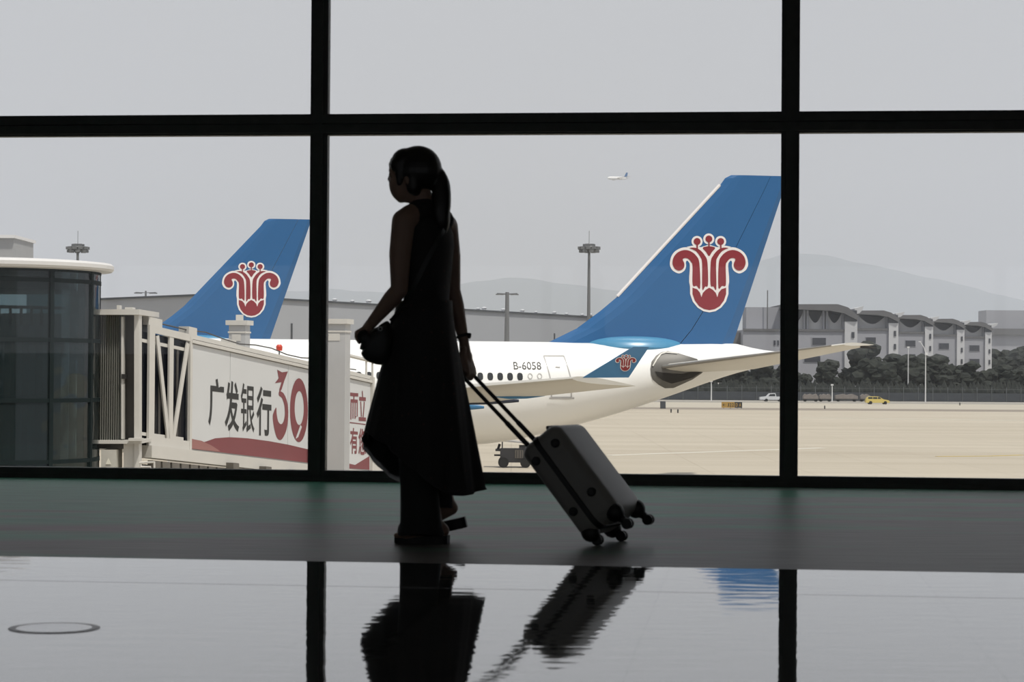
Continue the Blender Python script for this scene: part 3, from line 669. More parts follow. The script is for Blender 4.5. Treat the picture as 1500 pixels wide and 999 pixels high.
print_poly('lettering', el(990, 618, 50, 180) + list(reversed(el(992, 606, 26, 96))), m_maroon, crop=cr, label='big ring of the figure 0')
print_poly('print_slash', [(970, 780), (985, 770), (1006, 712), (998, 700)], m_bwhite, 0.01, crop=cr)
print_poly('print_swoosh', [(386, 778), (450, 800), (520, 776), (600, 770), (700, 776), (820, 792), (930, 812), (1040, 838), (1040, 914), (386, 836)], m_maroon, 0.004, crop=cr, label='maroon swoosh along the panel foot')
print_poly('print_swoosh', [(386, 780), (440, 790), (500, 818), (545, 848), (545, 852), (386, 834)], m_maroon2, 0.008, crop=cr, label='lighter maroon wedge')
print_poly('print_swoosh', [(449, 658), (478, 664), (507, 678), (520, 681), (541, 668), (541, 688), (507, 686), (449, 677)], m_maroon, 0.004, label='maroon swoosh beside the column')
print_poly('print_rule', [(507, 617.5), (535, 621), (535, 622.4), (507, 619)], m_maroon, 0.006)
# hydraulic lift columns either side of the tunnel
for nm, px, py, n, wd_ in (('near', 494.5, 468, 0.45, 0.60), ('far', 351, 470, -3.5, 0.50)):
    q = hit(px, py, A0 + bn * n, bn); base = Vector((q.x, q.y, 0)); zt = q.z
    col = obj('lift_column', MB().box(base + Z * ((zt - 0.12 + APRON) / 2), (wd_, wd_, zt - 0.12 - APRON), Vector((0.985, -0.17, 0)), Vector((0.17, 0.985, 0))), mat('column_grey_paint', (0.42, 0.42, 0.42), 0.5, var=0.05), bridge, bevel=0.03)
    for dz, ex, h in ((-0.34, 0.05, 0.05), (-0.06, 0.16, 0.14)):
        obj('column_cap', MB().box(base + Z * (zt + dz), (wd_ + ex, wd_ + ex, h), Vector((0.985, -0.17, 0)), Vector((0.17, 0.985, 0))), m_bridge, col, bevel=0.02)
    if nm == 'far': obj('column_lug', MB().box(base + Z * (zt + 0.08), (0.2, 0.2, 0.2)), m_bridge, col)
    mb = MB(); c = base + Vector((0.985, -0.17, 0)) * (-0.02) + Vector((-0.17, -0.985, 0)) * (wd_ / 2 + 0.005) + Z * (zt - 0.5)
    mb.box(c, (wd_ * 0.55, 0.02, 0.2), Vector((0.985, -0.17, 0)), Vector((0.17, 0.985, 0))); obj('column_plate', mb, m_bridge, col, bevel=0.008)
    if nm == 'near':
        mb = MB()
        for k in range(16): mb.box(base + Vector((-wd_ / 2 - 0.05, -0.1, zt - 0.2 - k * 0.055)), (0.1, 0.1, 0.028))
        obj('gear_rack', mb, m_bdark, col)
q = onp(409, 520, -0.3); b0 = T(q[0], -0.3, zt_ + 0.2); tpz = P(409, 507, 59).z
obj('beacon_stem', MB().tube([b0, Vector((b0.x, b0.y, tpz - 0.1))], 0.02, 6), m_bdark, bridge)
obj('beacon', MB().tube([Vector((b0.x, b0.y, tpz - 0.12)), Vector((b0.x, b0.y, tpz)), Vector((b0.x, b0.y, tpz + 0.05))], [0.08, 0.09, 0.05], 10), mat('red_beacon_lens', (0.55, 0.045, 0.02), 0.3), bridge, label='red warning beacon')
for px in (536.5, 545.5):
    q = onp(px, 540, -0.2); l = q[0]; obj('roof_post', MB().tube([T(l, -0.2, zt_ + 0.2), T(l, -0.2, zt_ + 0.75)], 0.035, 6), m_bridge, bridge)
obj('roof_rail', MB().tube([T(onp(505, 540, -0.2)[0], -0.2, zt_ + 0.72), T(onp(552, 540, -0.2)[0], -0.2, zt_ + 0.72)], 0.06, 6), m_bridge, bridge)
obj('bridge_cab', tbox(LEND + 0.14, LEND + 3.2, -3.3, -0.75, zb0 - 0.7, zt_ - 0.05), m_bridge, bridge)
obj('drive_leg', MB().box(T(9.5, -1.5, 0) * 1.0 + Z * (-3.6), (1.0, 0.8, 3.2)), m_bridge, bridge)
for dn in (-1.0, 1.0):
    c = T(9.5, -1.5 + dn, 0); c.z = APRON + 0.55; obj('drive_wheel', MB().tube([c - bn * 0.2, c + bn * 0.2], 0.55, 18), m_tyre, bridge)
# vestibule between rotunda and tunnel: bellows, dark jamb, post, cabinets
DV = 50.6
def vbox(x0, x1, y0, y1, d0, d1, mb=None):
    mb = mb or MB(); a, b = P(x0, y1, d0), P(x1, y1, d0); c, d = P(x0, y0, d0), P(x1, y0, d0); dy = Vector((0, d1 - d0, 0))
    return mb.quadbox([a, b, b + dy, a + dy, c, d, d + dy, c + dy])
mb = MB(); NB = 22; xa, xb = 144.5, 180
pts = [P(xa + (xb - xa) * k / NB, 550, DV + (0.13 if k % 2 else 0.0)) for k in range(NB + 1)]
zlo, zhi = P(160, 646, DV).z, P(160, 461, DV).z
poly = [Vector((p.x, p.y, zlo)) for p in pts] + [Vector((pts[-1].x, DV + 2.5, zlo)), Vector((pts[0].x, DV + 2.5, zlo))]
obj('bellows', mb.prism(poly, (0, 0, zhi - zlo)), m_bellow, bridge, label='corrugated grey bellows')
obj('bellows_head', vbox(143, 204, 453, 461, DV - 0.25, DV + 2.6), m_bridge, bridge, bevel=0.02)
obj('bellows_sill', vbox(143, 206, 645, 650, DV - 0.25, DV + 2.6), m_bridge, bridge)
obj('jamb', vbox(183, 198, 461, 645, DV + 0.25, DV + 2.0), m_bdark, bridge)
obj('bellows_edge', vbox(177.5, 181, 464, 643, DV - 0.05, DV + 0.15), m_bridge, bridge)
obj('hinge', vbox(178, 183, 548, 555, DV - 0.1, DV + 0.2), m_gap, bridge)
obj('vestibule_post', vbox(196.5, 203.5, 457, 700, DV - 0.1, DV + 0.3), m_bridge, bridge)
obj('head_box', vbox(171, 175, 447, 454, DV, DV + 0.3), m_bridge, bridge); obj('head_box', vbox(183, 194, 450, 454, DV, DV + 0.4), m_bridge, bridge)
obj('side_bracket', vbox(188, 208, 642, 646, DV - 0.35, DV - 0.1), m_bridge, bridge)
cb = obj('control_cabinet', vbox(148, 170, 659, 700, DV - 0.3, DV + 0.5), mat('cream_cabinet_paint', (0.50, 0.48, 0.43), 0.5), bridge, bevel=0.02)
a, b, c = P(154.5, 680, DV - 0.32), P(162.5, 680, DV - 0.32), P(158.5, 671, DV - 0.32)
obj('warning_mark', MB().prism([a, b, c], (0, 0.01, 0)), mat('pale_warning_print', (0.75, 0.72, 0.62), 0.5), cb)
obj('side_cabinet', vbox(181, 200, 650, 700, DV - 0.05, DV + 0.6), m_bridge, bridge)
obj('under_frame', vbox(143, 182, 651, 657, DV, DV + 1.5), m_bdark, bridge)
obj('under_pipe', MB().tube([P(203, 678, DV), P(226, 677, DV), P(226, 700, DV)], 0.03, 6), m_bridge, bridge)
obj('under_pipe', MB().tube([P(206, 684, DV), P(220, 684, DV), P(221, 700, DV)], 0.03, 6), m_bridge, bridge)
obj('rotunda_leg', MB().box(P(175, 540, DV + 1.5) * 1 + Z * (APRON / 2 - 1.6 - 0.76), (0.9, 0.9, abs(APRON) - 2.2)), m_bridge, bridge)
# ---- glazed stair tower
RC = P(-7, 540, 50.0); RC.z = 0; RR = 150 / F * 50
tower = thing('glass_stair_tower', 'round dark glass stair tower with a white disc canopy at the left edge', 'tower', Vector((RC.x, RC.y, APRON)))
def cyl(a, r, z): return Vector((RC.x + r * math.sin(a), RC.y - r * math.cos(a), z))
zr = [P(70, y, 50 - RR).z for y in (394, 410, 498, 587, 676)] 
zr = [P(97, y, 48.2).z for y in (394, 410, 498, 587, 677)]; zr.append(zr[-1] - 1.35); zr.append(zr[-1] - 1.35); zr.append(APRON)
st = math.radians(33); ang0 = math.radians(11)
angs = [ang0 + st * k for k in range(-5, 6)]
for zi in range(len(zr) - 1):
    for a0, a1 in zip(angs, angs[1:]):
        if a1 > math.radians(190): continue
        mb = MB(); n = 5; rings = []
        ring_i = [cyl(a0 + 0.012 + (a1 - a0 - 0.024) * k / n, RR, 0) for k in range(n + 1)] + [cyl(a1 - 0.012 - (a1 - a0 - 0.024) * k / n, RR - 0.03, 0) for k in range(n + 1)]
        mb.prism([Vector((p.x, p.y, zr[zi + 1] + 0.04)) for p in ring_i], (0, 0, zr[zi] - zr[zi + 1] - 0.08)); obj('glass_pane', mb, m_tglass, tower)
m_tfr = mat('dark_green_grey_frame', (0.010, 0.016, 0.017), 0.8, var=0.15, spec=0.1)
for a in angs[:-1]:
    obj('mullion', MB().bar(cyl(a, RR - 0.01, APRON), cyl(a, RR - 0.01, zr[0]), 0.1, 0.1, cyl(a, 1, 0) - cyl(a, 0, 0)), m_tfr, tower)
for z in zr[:-1]:
    mb = MB(); rg = []
    for k in range(49):
        a = 2 * math.pi * k / 48; rg.append([cyl(a, RR + 0.03, z - 0.045), cyl(a, RR + 0.03, z + 0.045), cyl(a, RR - 0.07, z + 0.045), cyl(a, RR - 0.07, z - 0.045)])
    mb.loft(rg, True, False); obj('ring_rail', mb, m_tfr, tower)
czl = P(100, 397.5, 50).z; cz2 = P(100, 386, 50).z; R2 = RR + 20 / F * 50
mb = MB(); mb.loft([[cyl(2 * math.pi * k / 64, r, z) for k in range(64)] for r, z in ((R2 - 0.25, czl - 0.02), (R2 - 0.04, czl), (R2, czl + 0.05), (R2, cz2 - 0.05), (R2 - 0.05, cz2), (R2 - 0.4, cz2 + 0.03))])
obj('canopy', mb, mat('white_canopy_paint', (0.62, 0.61, 0.60), 0.5, var=0.04), tower, True)
obj('roof_unit', vbox(-60, 20.5, 347, 388, 49.5, 51.5), mat('grey_roof_unit', (0.30, 0.30, 0.30), 0.6), tower)
obj('roof_unit_lid', vbox(-62, 21.5, 344, 348.5, 49.4, 51.6), mat('white_canopy_paint', (0.62, 0.61, 0.60)), tower)
for z in (zr[1], zr[3] + 0.1, zr[5]):
    obj('floor_plate', MB().tube([Vector((RC.x, RC.y, z - 0.2)), Vector((RC.x, RC.y, z))], RR - 0.15, 32), mat('tower_floor_grey', (0.25, 0.27, 0.27), 0.8), tower)
mb = MB(); pr = []
for k in range(36):
    a = 2 * math.pi * k / 36; r = (0.92 if k % 2 else 0.86); pr.append(Vector((RC.x + 1.0 + r * math.cos(a), RC.y - 0.2 + r * math.sin(a), zr[5])))
obj('inner_core', mb.prism(pr, (0, 0, zr[2] + 0.6 - zr[5])), mat('grey_core_cladding', (0.28, 0.30, 0.30), 0.7), tower)
# zig-zag stair rail seen through the top panes
mb = MB()
for k in range(7): mb.bar(cyl(0.15 + 0.12 * k, RR - 0.35, zr[1] - 1.0), cyl(0.15 + 0.12 * k, RR - 0.35, zr[1] - 0.62), 0.05)
mb.bar(cyl(0.1, RR - 0.35, zr[1] - 0.6), cyl(1.1, RR - 0.35, zr[1] - 0.6), 0.07); obj('stair_rail', mb, m_gap, tower)

# ================================================================== FAR SIDE OF THE AIRFIELD
# hangar
pL, pC, pR = P(90, 540, 416), P(300, 540, 382), P(915, 540, 530)
hz = lambda px, py, D: P(px, py, D).z
zL, zC, zR = hz(90, 441.5, 416), hz(300, 433, 382), hz(915, 468, 530)
hang = thing('hangar', 'very long pale grey hangar behind the aircraft, with a thin dark roof edge', 'building', Vector((pC.x, pC.y, APRON)))
m_hang = mat('pale_grey_cladding', (0.335, 0.345, 0.365), 0.6, var=0.04, scale=0.05)
back = Vector((0, 60, 0))
fl = lambda p, z: Vector((p.x, p.y, z))
mb = MB(); tops = [fl(pL, zL), fl(pC, zC), fl(pR, zR), fl(pR, zR) + back, fl(pL, zL) + back]; bots = [fl(p, APRON) for p in tops]
mb.loft([bots, tops]); obj('wall', mb, m_hang, hang)
m_redge = mat('dark_roof_edge', (0.05, 0.055, 0.06), 0.6)
for a, b in ((tops[0], tops[1]), (tops[1], tops[2])): obj('roof_edge', MB().bar(a + Z * 0.15 - Vector((0, 0.3, 0)), b + Z * 0.15 - Vector((0, 0.3, 0)), 0.6, 0.34), m_redge, hang)
for px in (427, 562, 742, 812): 
    q = hit(px, 480, pC, (pR - pC).cross(Z)); obj('wall_seam', MB().box(Vector((q.x, q.y - 0.1, (APRON + zR - 4) / 2)), (0.45, 0.3, zR - 4 - APRON)), m_redge, hang)
m_vent = mat('white_roof_vent', (0.55, 0.56, 0.58), 0.5)
for px in (489, 515, 539, 700, 709, 737, 742, 765, 785, 812, 830, 853, 865):
    q = hit(px, 460, pC, (pR - pC).cross(Z)); tt = (q - pC).length / (pR - pC).length; q.z = zC + (zR - zC) * tt
    r = 0.45 + 0.3 * random.random()
    obj('roof_vent', MB().tube([q + Vector((0, 1.5, 0)), q + Vector((0, 1.5, r * 0.8)), q + Vector((0, 1.5, r * 1.3)), q + Vector((0, 1.5, r * 1.7))], [r * 0.7, r * 0.7, r, r * 0.4], 8), m_vent, hang)
# masts
def mast(px, ytop, D, arms, label, ring=True, base=APRON):
    p = P(px, ytop, D); t = thing('floodlight_mast', label, 'light mast', Vector((p.x, p.y, base)))
    zt = p.z; H = zt - base
    obj('pole', MB().tube([Vector((p.x, p.y, base)), Vector((p.x, p.y, zt))], [0.45, 0.22], 10), m_mast, t)
    u = D / F
    if ring:
        for zz, rr, n in ((-5 * u, 13.5 * u, 10), (-9.5 * u, 12 * u, 8), (-1 * u, 6 * u, 5)):
            obj('ring_frame', MB().tube([Vector((p.x + rr * math.cos(2 * math.pi * k / 16), p.y + rr * math.sin(2 * math.pi * k / 16), zt + zz)) for k in range(17)], 0.12, 5), m_mast, t)
            for k in range(n):
                a = 2 * math.pi * (k + 0.3) / n; obj('floodlight', MB().box(Vector((p.x + rr * math.cos(a), p.y + rr * math.sin(a), zt + zz - 1.5 * u)), (0.85, 0.55, 0.5)), m_mast, t)
            obj('ring_spoke', MB().bar(Vector((p.x - rr, p.y, zt + zz)), Vector((p.x + rr, p.y, zt + zz)), 0.15), m_mast, t)
        obj('lightning_rod', MB().tube([Vector((p.x, p.y, zt)), Vector((p.x, p.y, zt + 19 * u))], 0.05, 5), m_mast, t)
    else:
        for sx in (-1, 1):
            obj('lamp_arm', MB().bar(Vector((p.x, p.y, zt - 3 * u)), Vector((p.x + sx * 15 * u, p.y, zt - 2.2 * u)), 0.16), m_mast, t)
            for q in (8, 14): obj('lamp_head', MB().box(Vector((p.x + sx * q * u, p.y, zt - 3.4 * u)), (5.5 * u, 0.5, 1.6 * u)), m_mast, t)
    return t
mast(863, 357, 400, 0, 'tall floodlight mast with a ringed lamp head, left of the near tail fin')
mast(114, 357, 400, 0, 'tall floodlight mast showing above the glass stair tower canopy')
mast(213.5, 426, 520, 0, 'small double-armed lamp mast beyond the hangar roof at left', False)
mast(743, 428, 258, 0, 'double-armed lamp mast in front of the hangar, right of the walking woman', False)
# apartment-like blocks with notched roofs
m_bgrey = mat('grey_block_render', (0.31, 0.315, 0.345), 0.7, var=0.05, scale=0.1)
m_btow = mat('white_stair_shaft', (0.50, 0.505, 0.52), 0.6, var=0.08, scale=0.2)
m_broof = mat('dark_grey_roof', (0.12, 0.12, 0.125), 0.7, var=0.15, scale=0.3)
m_bwin = mat('dark_block_window', (0.045, 0.048, 0.06), 0.3, var=0.2)
names = ('largest grey block with a dark overhanging roof, beside the right window post', 'second grey block from the right window post, trees before it', 'third grey block from the right window post, behind the two lamp posts', 'fourth grey block from the right window post', 'smallest grey block at the right end of the row of five')
spec = [(1075, 1255, 447, 484, 490), (1252, 1315, 456, 482.5, 534), (1312, 1366, 462.5, 487, 574), (1362, 1412, 468, 491, 618), (1408, 1452, 472.5, 494, 652)]
for (x0, x1, yt, yr, D), lab in zip(spec, names):
    u = D / F; xa, xb = P(x0, 540, D).x, P(x1, 540, D).x; y = P(x1, 540, D).y; zt, zm = P(x1 - 20, yt, D).z, P(x1 - 20, yr, D).z
    t = thing('grey_block', lab, 'building', Vector(((xa + xb) / 2, y, APRON)), None)
    big = x1 - x0 > 100; dp = 30
    if big: xa = P(1088, 540, D).x
    tw = (xb - xa) * (0.11 if big else 0.22)
    obj('wall', MB().box(((xa + xb - tw) / 2, y + dp / 2, (APRON + zm) / 2), (xb - xa - tw, dp, zm - APRON)), m_bgrey, t)
    obj('parapet', MB().box(((xa + xb - tw) / 2, y - 0.1, zm), (xb - xa - tw, 0.5, 0.5)), m_broof, t)
    obj('stair_shaft', MB().box((xb - tw / 2, y + dp / 2 - 0.6, (APRON + zm + (zt - zm) * 0.35) / 2), (tw, dp, zm + (zt - zm) * 0.35 - APRON)), m_btow, t)
    for k in range(4): obj('shaft_window', MB().box((xb - tw * 0.35, y - 0.65, zm - 1 - k * 3.2), (tw * 0.22, 0.3, 1.3)), m_bwin, t)
    obj('shaft_head', MB().box((xb - tw / 2, y + dp / 2 - 0.4, zm + (zt - zm) * 0.55), (tw * 0.95, dp, (zt - zm) * 0.5)), m_bwin, t)
    # top storey set back: white curved screens, posts
    x_start = xa + (xb - xa) * (0.38 if big else 0.0); hh = zt - zm
    obj('set_back_storey', MB().box(((x_start + xb - tw) / 2, y + 6 + dp / 2, zm + hh * 0.45), (xb - tw - x_start, dp - 8, hh * 0.9)), m_bgrey, t)
    n = 3 if big else 1
    for k in range(n):
        c = x_start + (xb - tw - x_start) * (k + 0.55) / n; r = (xb - tw - x_start) / n * 0.40
        poly = [Vector((c - r, y + 2, zm))] + [Vector((c - r + 2 * r * q / 8, y + 2, zm + hh * (0.75 - 0.45 * math.sin(math.pi * q / 8)))) for q in range(9)] + [Vector((c + r, y + 2, zm))]
        obj('curved_screen', MB().prism(poly, (0, 0.5, 0)), m_btow, t)
        for q in (-1.1, 1.1): obj('roof_post', MB().box((c + q * r, y + 1.5, zm + hh * 0.4), (0.7, 0.7, hh * 0.8)), m_bgrey, t)
    # roof slab, drooping at its right end
    zt2 = zt + 0.2
    poly = [Vector((x_start - 1.0, y - 1.2, zt2 - 0.1)), Vector((xb - tw * 1.6, y - 1.2, zt2)), Vector((xb - tw * 0.8, y - 1.2, zt2 - hh * 0.12)), Vector((xb + 0.3, y - 1.2, zt2 - hh * 0.48)), Vector((xb - 0.2, y - 1.2, zt2 - hh * 0.62)), Vector((xb - tw * 1.1, y - 1.2, zt2 - hh * 0.36)), Vector((xb - tw * 2.2, y - 1.2, zt2 - hh * 0.26)), Vector((x_start - 1.0, y - 1.2, zt2 - hh * 0.2))]
    obj('roof', MB().prism(poly, (0, dp, 0)), m_broof, t)
    poly = [Vector((xb - 0.5, y, zt2 - hh * 0.16)), Vector((xb + 10 * u, y, zt2 - hh * 0.06)), Vector((xb + 8 * u, y, zt2 - hh * 0.22)), Vector((xb + 4 * u, y, zt2 - hh * 0.34)), Vector((xb - 0.5, y, zt2 - hh * 0.4))]
    obj('roof_wing', MB().prism(poly, (0, 12, 0)), m_btow, t)
    if big:
        obj('plant_room', MB().box((P(1120, 540, D).x, y + 8, zm + 2.6), (P(1145, 540, D).x - P(1096, 540, D).x, 8, 5.2)), m_bgrey, t)
        obj('roof_mast', MB().tube([Vector((P(1126, 540, D).x, y + 3, zm)), Vector((P(1126, 540, D).x, y + 3, zm + 9))], 0.12, 6), m_mast, t)
        obj('side_wing', MB().box((P(1079, 540, D).x, y + 12, (APRON + zm - 0.5) / 2), (P(1090, 540, D).x - P(1068, 540, D).x, 14, zm - 0.5 - APRON)), m_broof, t)
        wins = [(1135, 502, 3, 8), (1140, 502, 3, 8), (1200, 500, 22, 12), (1190, 526, 26, 10)]
    else:
        wx = (x0 + 4 + (x1 - x0) * 0.22); wins = [(wx + 6, yr + 16, 16, 10), (wx + 6, yr + 36, 16, 10)]
    for wx, wy, ww, wh in wins:
        c = P(wx, wy, D - 0.2); f_ = obj('window', MB().box((c.x, y - 0.02, c.z), (ww * u, 0.2, wh * u)), m_bgrey, t); obj('pane', MB().box((c.x, y - 0.12, c.z), (ww * u * 0.9, 0.1, wh * u * 0.85)), m_bwin, f_)
# low far building at the right edge
t = thing('low_building', 'hazy low building beyond the row of grey blocks at the right edge', 'building', Vector((P(1475, 540, 1400).x, 1400, APRON)))
a, b = P(1448, 540, 1400), P(1600, 540, 1400); zt = P(1475, 486, 1400).z
obj('wall', MB().box(((a.x + b.x) / 2, 1415, (APRON + zt) / 2), (b.x - a.x, 30, zt - APRON)), m_bgrey, t); obj('roof', MB().box(((a.x + b.x) / 2, 1414, zt), (b.x - a.x + 2, 34, 4)), m_broof, t)
obj('upper_storey', MB().box((P(1478, 540, 1400).x, 1420, zt + 8), (26, 24, 12)), m_bgrey, t)
# trees
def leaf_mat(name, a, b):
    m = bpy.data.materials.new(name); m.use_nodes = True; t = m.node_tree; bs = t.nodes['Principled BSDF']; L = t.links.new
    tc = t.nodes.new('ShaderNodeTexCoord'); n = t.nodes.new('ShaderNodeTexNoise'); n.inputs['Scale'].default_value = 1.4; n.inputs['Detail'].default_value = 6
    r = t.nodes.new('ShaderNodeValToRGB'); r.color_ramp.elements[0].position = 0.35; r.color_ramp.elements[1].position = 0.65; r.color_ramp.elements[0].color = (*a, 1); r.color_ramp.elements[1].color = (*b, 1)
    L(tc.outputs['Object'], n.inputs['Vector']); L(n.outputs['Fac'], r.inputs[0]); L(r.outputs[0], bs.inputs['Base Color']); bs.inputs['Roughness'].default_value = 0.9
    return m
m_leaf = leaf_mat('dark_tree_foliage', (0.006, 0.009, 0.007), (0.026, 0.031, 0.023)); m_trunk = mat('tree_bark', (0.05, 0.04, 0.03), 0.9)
crowns = []
for v in range(6):
    rnd = random.Random(40 + v); bm = bmesh.new()
    for k in range(26):
        a = rnd.random() * 6.283; h = rnd.random(); rr = (1 - abs(h - 0.4) * 1.1) * 2.6 * math.sqrt(rnd.random())
        c = Vector((rr * math.cos(a), rr * math.sin(a) * 0.8, 2.2 + h * 5.2)); r = 0.8 + 0.75 * rnd.random()
        g = bmesh.ops.create_icosphere(bm, subdivisions=2, radius=r, matrix=Matrix.Translation(c) @ Matrix.Diagonal((1, 1, 0.75, 1)))
        for q in g['verts']:
            d = (q.co - c).normalized(); q.co += d * r * 0.55 * (noise.noise(q.co * 1.9 + Vector((v * 9, 0, 0)))) + Vector((rnd.uniform(-.09, .09), rnd.uniform(-.09, .09), rnd.uniform(-.09, .09)))
    me = bpy.data.meshes.new('crown'); bm.to_mesh(me); bm.free(); me.materials.append(m_leaf); crowns.append(me)
mbt = MB().tube([(0, 0, 0), (0.1, 0, 2), (0, 0.1, 4.5)], [0.22, 0.17, 0.08], 7); tm = bpy.data.meshes.new('trunk'); mbt.bm.to_mesh(tm); mbt.bm.free(); tm.materials.append(m_trunk)
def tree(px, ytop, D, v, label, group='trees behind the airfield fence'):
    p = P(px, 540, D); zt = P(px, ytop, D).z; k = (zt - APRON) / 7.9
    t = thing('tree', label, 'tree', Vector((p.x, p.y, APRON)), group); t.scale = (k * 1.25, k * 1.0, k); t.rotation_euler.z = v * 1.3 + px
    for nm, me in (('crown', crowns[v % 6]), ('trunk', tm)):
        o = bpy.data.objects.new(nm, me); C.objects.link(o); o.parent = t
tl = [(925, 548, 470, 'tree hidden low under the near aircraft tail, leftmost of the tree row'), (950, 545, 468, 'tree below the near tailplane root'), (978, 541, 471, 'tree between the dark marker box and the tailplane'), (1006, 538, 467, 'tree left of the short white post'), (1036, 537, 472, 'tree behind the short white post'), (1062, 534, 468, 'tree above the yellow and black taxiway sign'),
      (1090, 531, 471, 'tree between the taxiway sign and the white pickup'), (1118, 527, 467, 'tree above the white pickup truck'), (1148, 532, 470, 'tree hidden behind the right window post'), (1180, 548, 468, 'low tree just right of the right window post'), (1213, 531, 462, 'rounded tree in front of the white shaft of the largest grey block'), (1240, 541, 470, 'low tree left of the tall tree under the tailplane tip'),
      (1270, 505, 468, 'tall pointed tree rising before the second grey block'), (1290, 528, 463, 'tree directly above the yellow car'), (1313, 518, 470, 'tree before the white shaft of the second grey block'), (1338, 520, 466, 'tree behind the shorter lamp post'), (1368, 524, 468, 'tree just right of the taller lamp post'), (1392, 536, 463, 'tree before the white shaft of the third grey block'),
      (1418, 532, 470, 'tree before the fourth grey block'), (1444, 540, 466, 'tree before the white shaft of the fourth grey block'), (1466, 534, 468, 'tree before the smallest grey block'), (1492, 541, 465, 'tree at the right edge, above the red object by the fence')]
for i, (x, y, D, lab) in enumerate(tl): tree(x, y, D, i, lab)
for i, x in enumerate((1456, 1478, 1501)): tree(x, 511 + (i % 2) * 2, 700, i + 2, ('far hazy tree just right of the smallest grey block', 'far hazy tree midway between the smallest grey block and the right edge', 'far hazy tree cut by the right edge of the photo')[i], 'far trees at the right edge')
# hedge and fence
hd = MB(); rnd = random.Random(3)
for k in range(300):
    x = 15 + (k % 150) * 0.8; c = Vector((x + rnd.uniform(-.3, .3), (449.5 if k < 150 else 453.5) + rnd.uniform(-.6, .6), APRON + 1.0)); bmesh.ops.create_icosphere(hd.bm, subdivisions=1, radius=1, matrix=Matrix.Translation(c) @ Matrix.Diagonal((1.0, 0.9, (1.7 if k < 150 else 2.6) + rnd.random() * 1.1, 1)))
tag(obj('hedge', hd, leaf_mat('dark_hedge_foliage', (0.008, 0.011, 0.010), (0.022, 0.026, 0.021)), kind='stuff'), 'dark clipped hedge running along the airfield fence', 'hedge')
fence = thing('perimeter_fence', 'long dark blue-grey airfield fence below the trees', 'fence', Vector((75, 446, APRON)))
m_fence = mat('dark_fence_mesh', (0.040, 0.046, 0.055), 0.7, var=0.35, scale=0.6, stretch=(1, 1, 3)); m_fp = mat('grey_fence_post', (0.09, 0.10, 0.105), 0.6)
for k in range(38):
    x = 20 + 3 * k; obj('fence_post', MB().box((x, 446, APRON + 1.5), (0.12, 0.12, 3.0)), m_fp, fence)
    obj('fence_panel', MB().box((x + 1.5, 446.05, APRON + 0.95), (2.85, 0.05, 1.7)), m_fence, fence)
    obj('fence_rail', MB().box((x + 1.5, 446, APRON + 2.6), (3, 0.06, 0.06)), m_fp, fence)
struct('kerb', gslab(-120, 200, 414, 414.5, APRON, APRON + 0.28), mat('pale_kerb', (0.5, 0.48, 0.44), 0.9))
# lamp posts on the road
def lamp(px, yt, D, label, arm):
    p = P(px, yt, D); t = thing('street_lamp', label, 'street lamp', Vector((p.x, p.y, APRON)))
    obj('pole', MB().tube([Vector((p.x, p.y, APRON)), Vector((p.x, p.y, p.z - (2.2 if arm else 0.3)))], [0.13, 0.09], 8), m_pole, t)
    if arm:
        obj('arm', MB().tube([Vector((p.x, p.y, p.z - 2.3)), Vector((p.x - 0.3, p.y, p.z - 1.2)), Vector((p.x - 1.05, p.y, p.z - 0.1))], 0.07, 6), m_pole, t)
        obj('lamp_head', MB().box((p.x - 1.15, p.y, p.z), (0.5, 0.25, 0.16)), m_pole, t); obj('junction_box', MB().box((p.x + 0.1, p.y - 0.1, p.z - 2.4), (0.5, 0.3, 0.5)), m_pole, t)
    else:
        obj('lamp_head', MB().box((p.x, p.y, p.z - 0.1), (0.5, 0.3, 0.3)), m_pole, t, bevel=0.06)
lamp(1356, 500.5, 431, 'taller white lamp post with a bent arm, right of the yellow car', True)
lamp(1330.5, 508, 456.5, 'shorter white lamp post just left of the bent-arm lamp', False)
lamp(1042, 558, 431, 'short white post on the verge below the near tailplane', False)
lamp(1219, 563, 431, 'thin white post between the baggage carts', False)
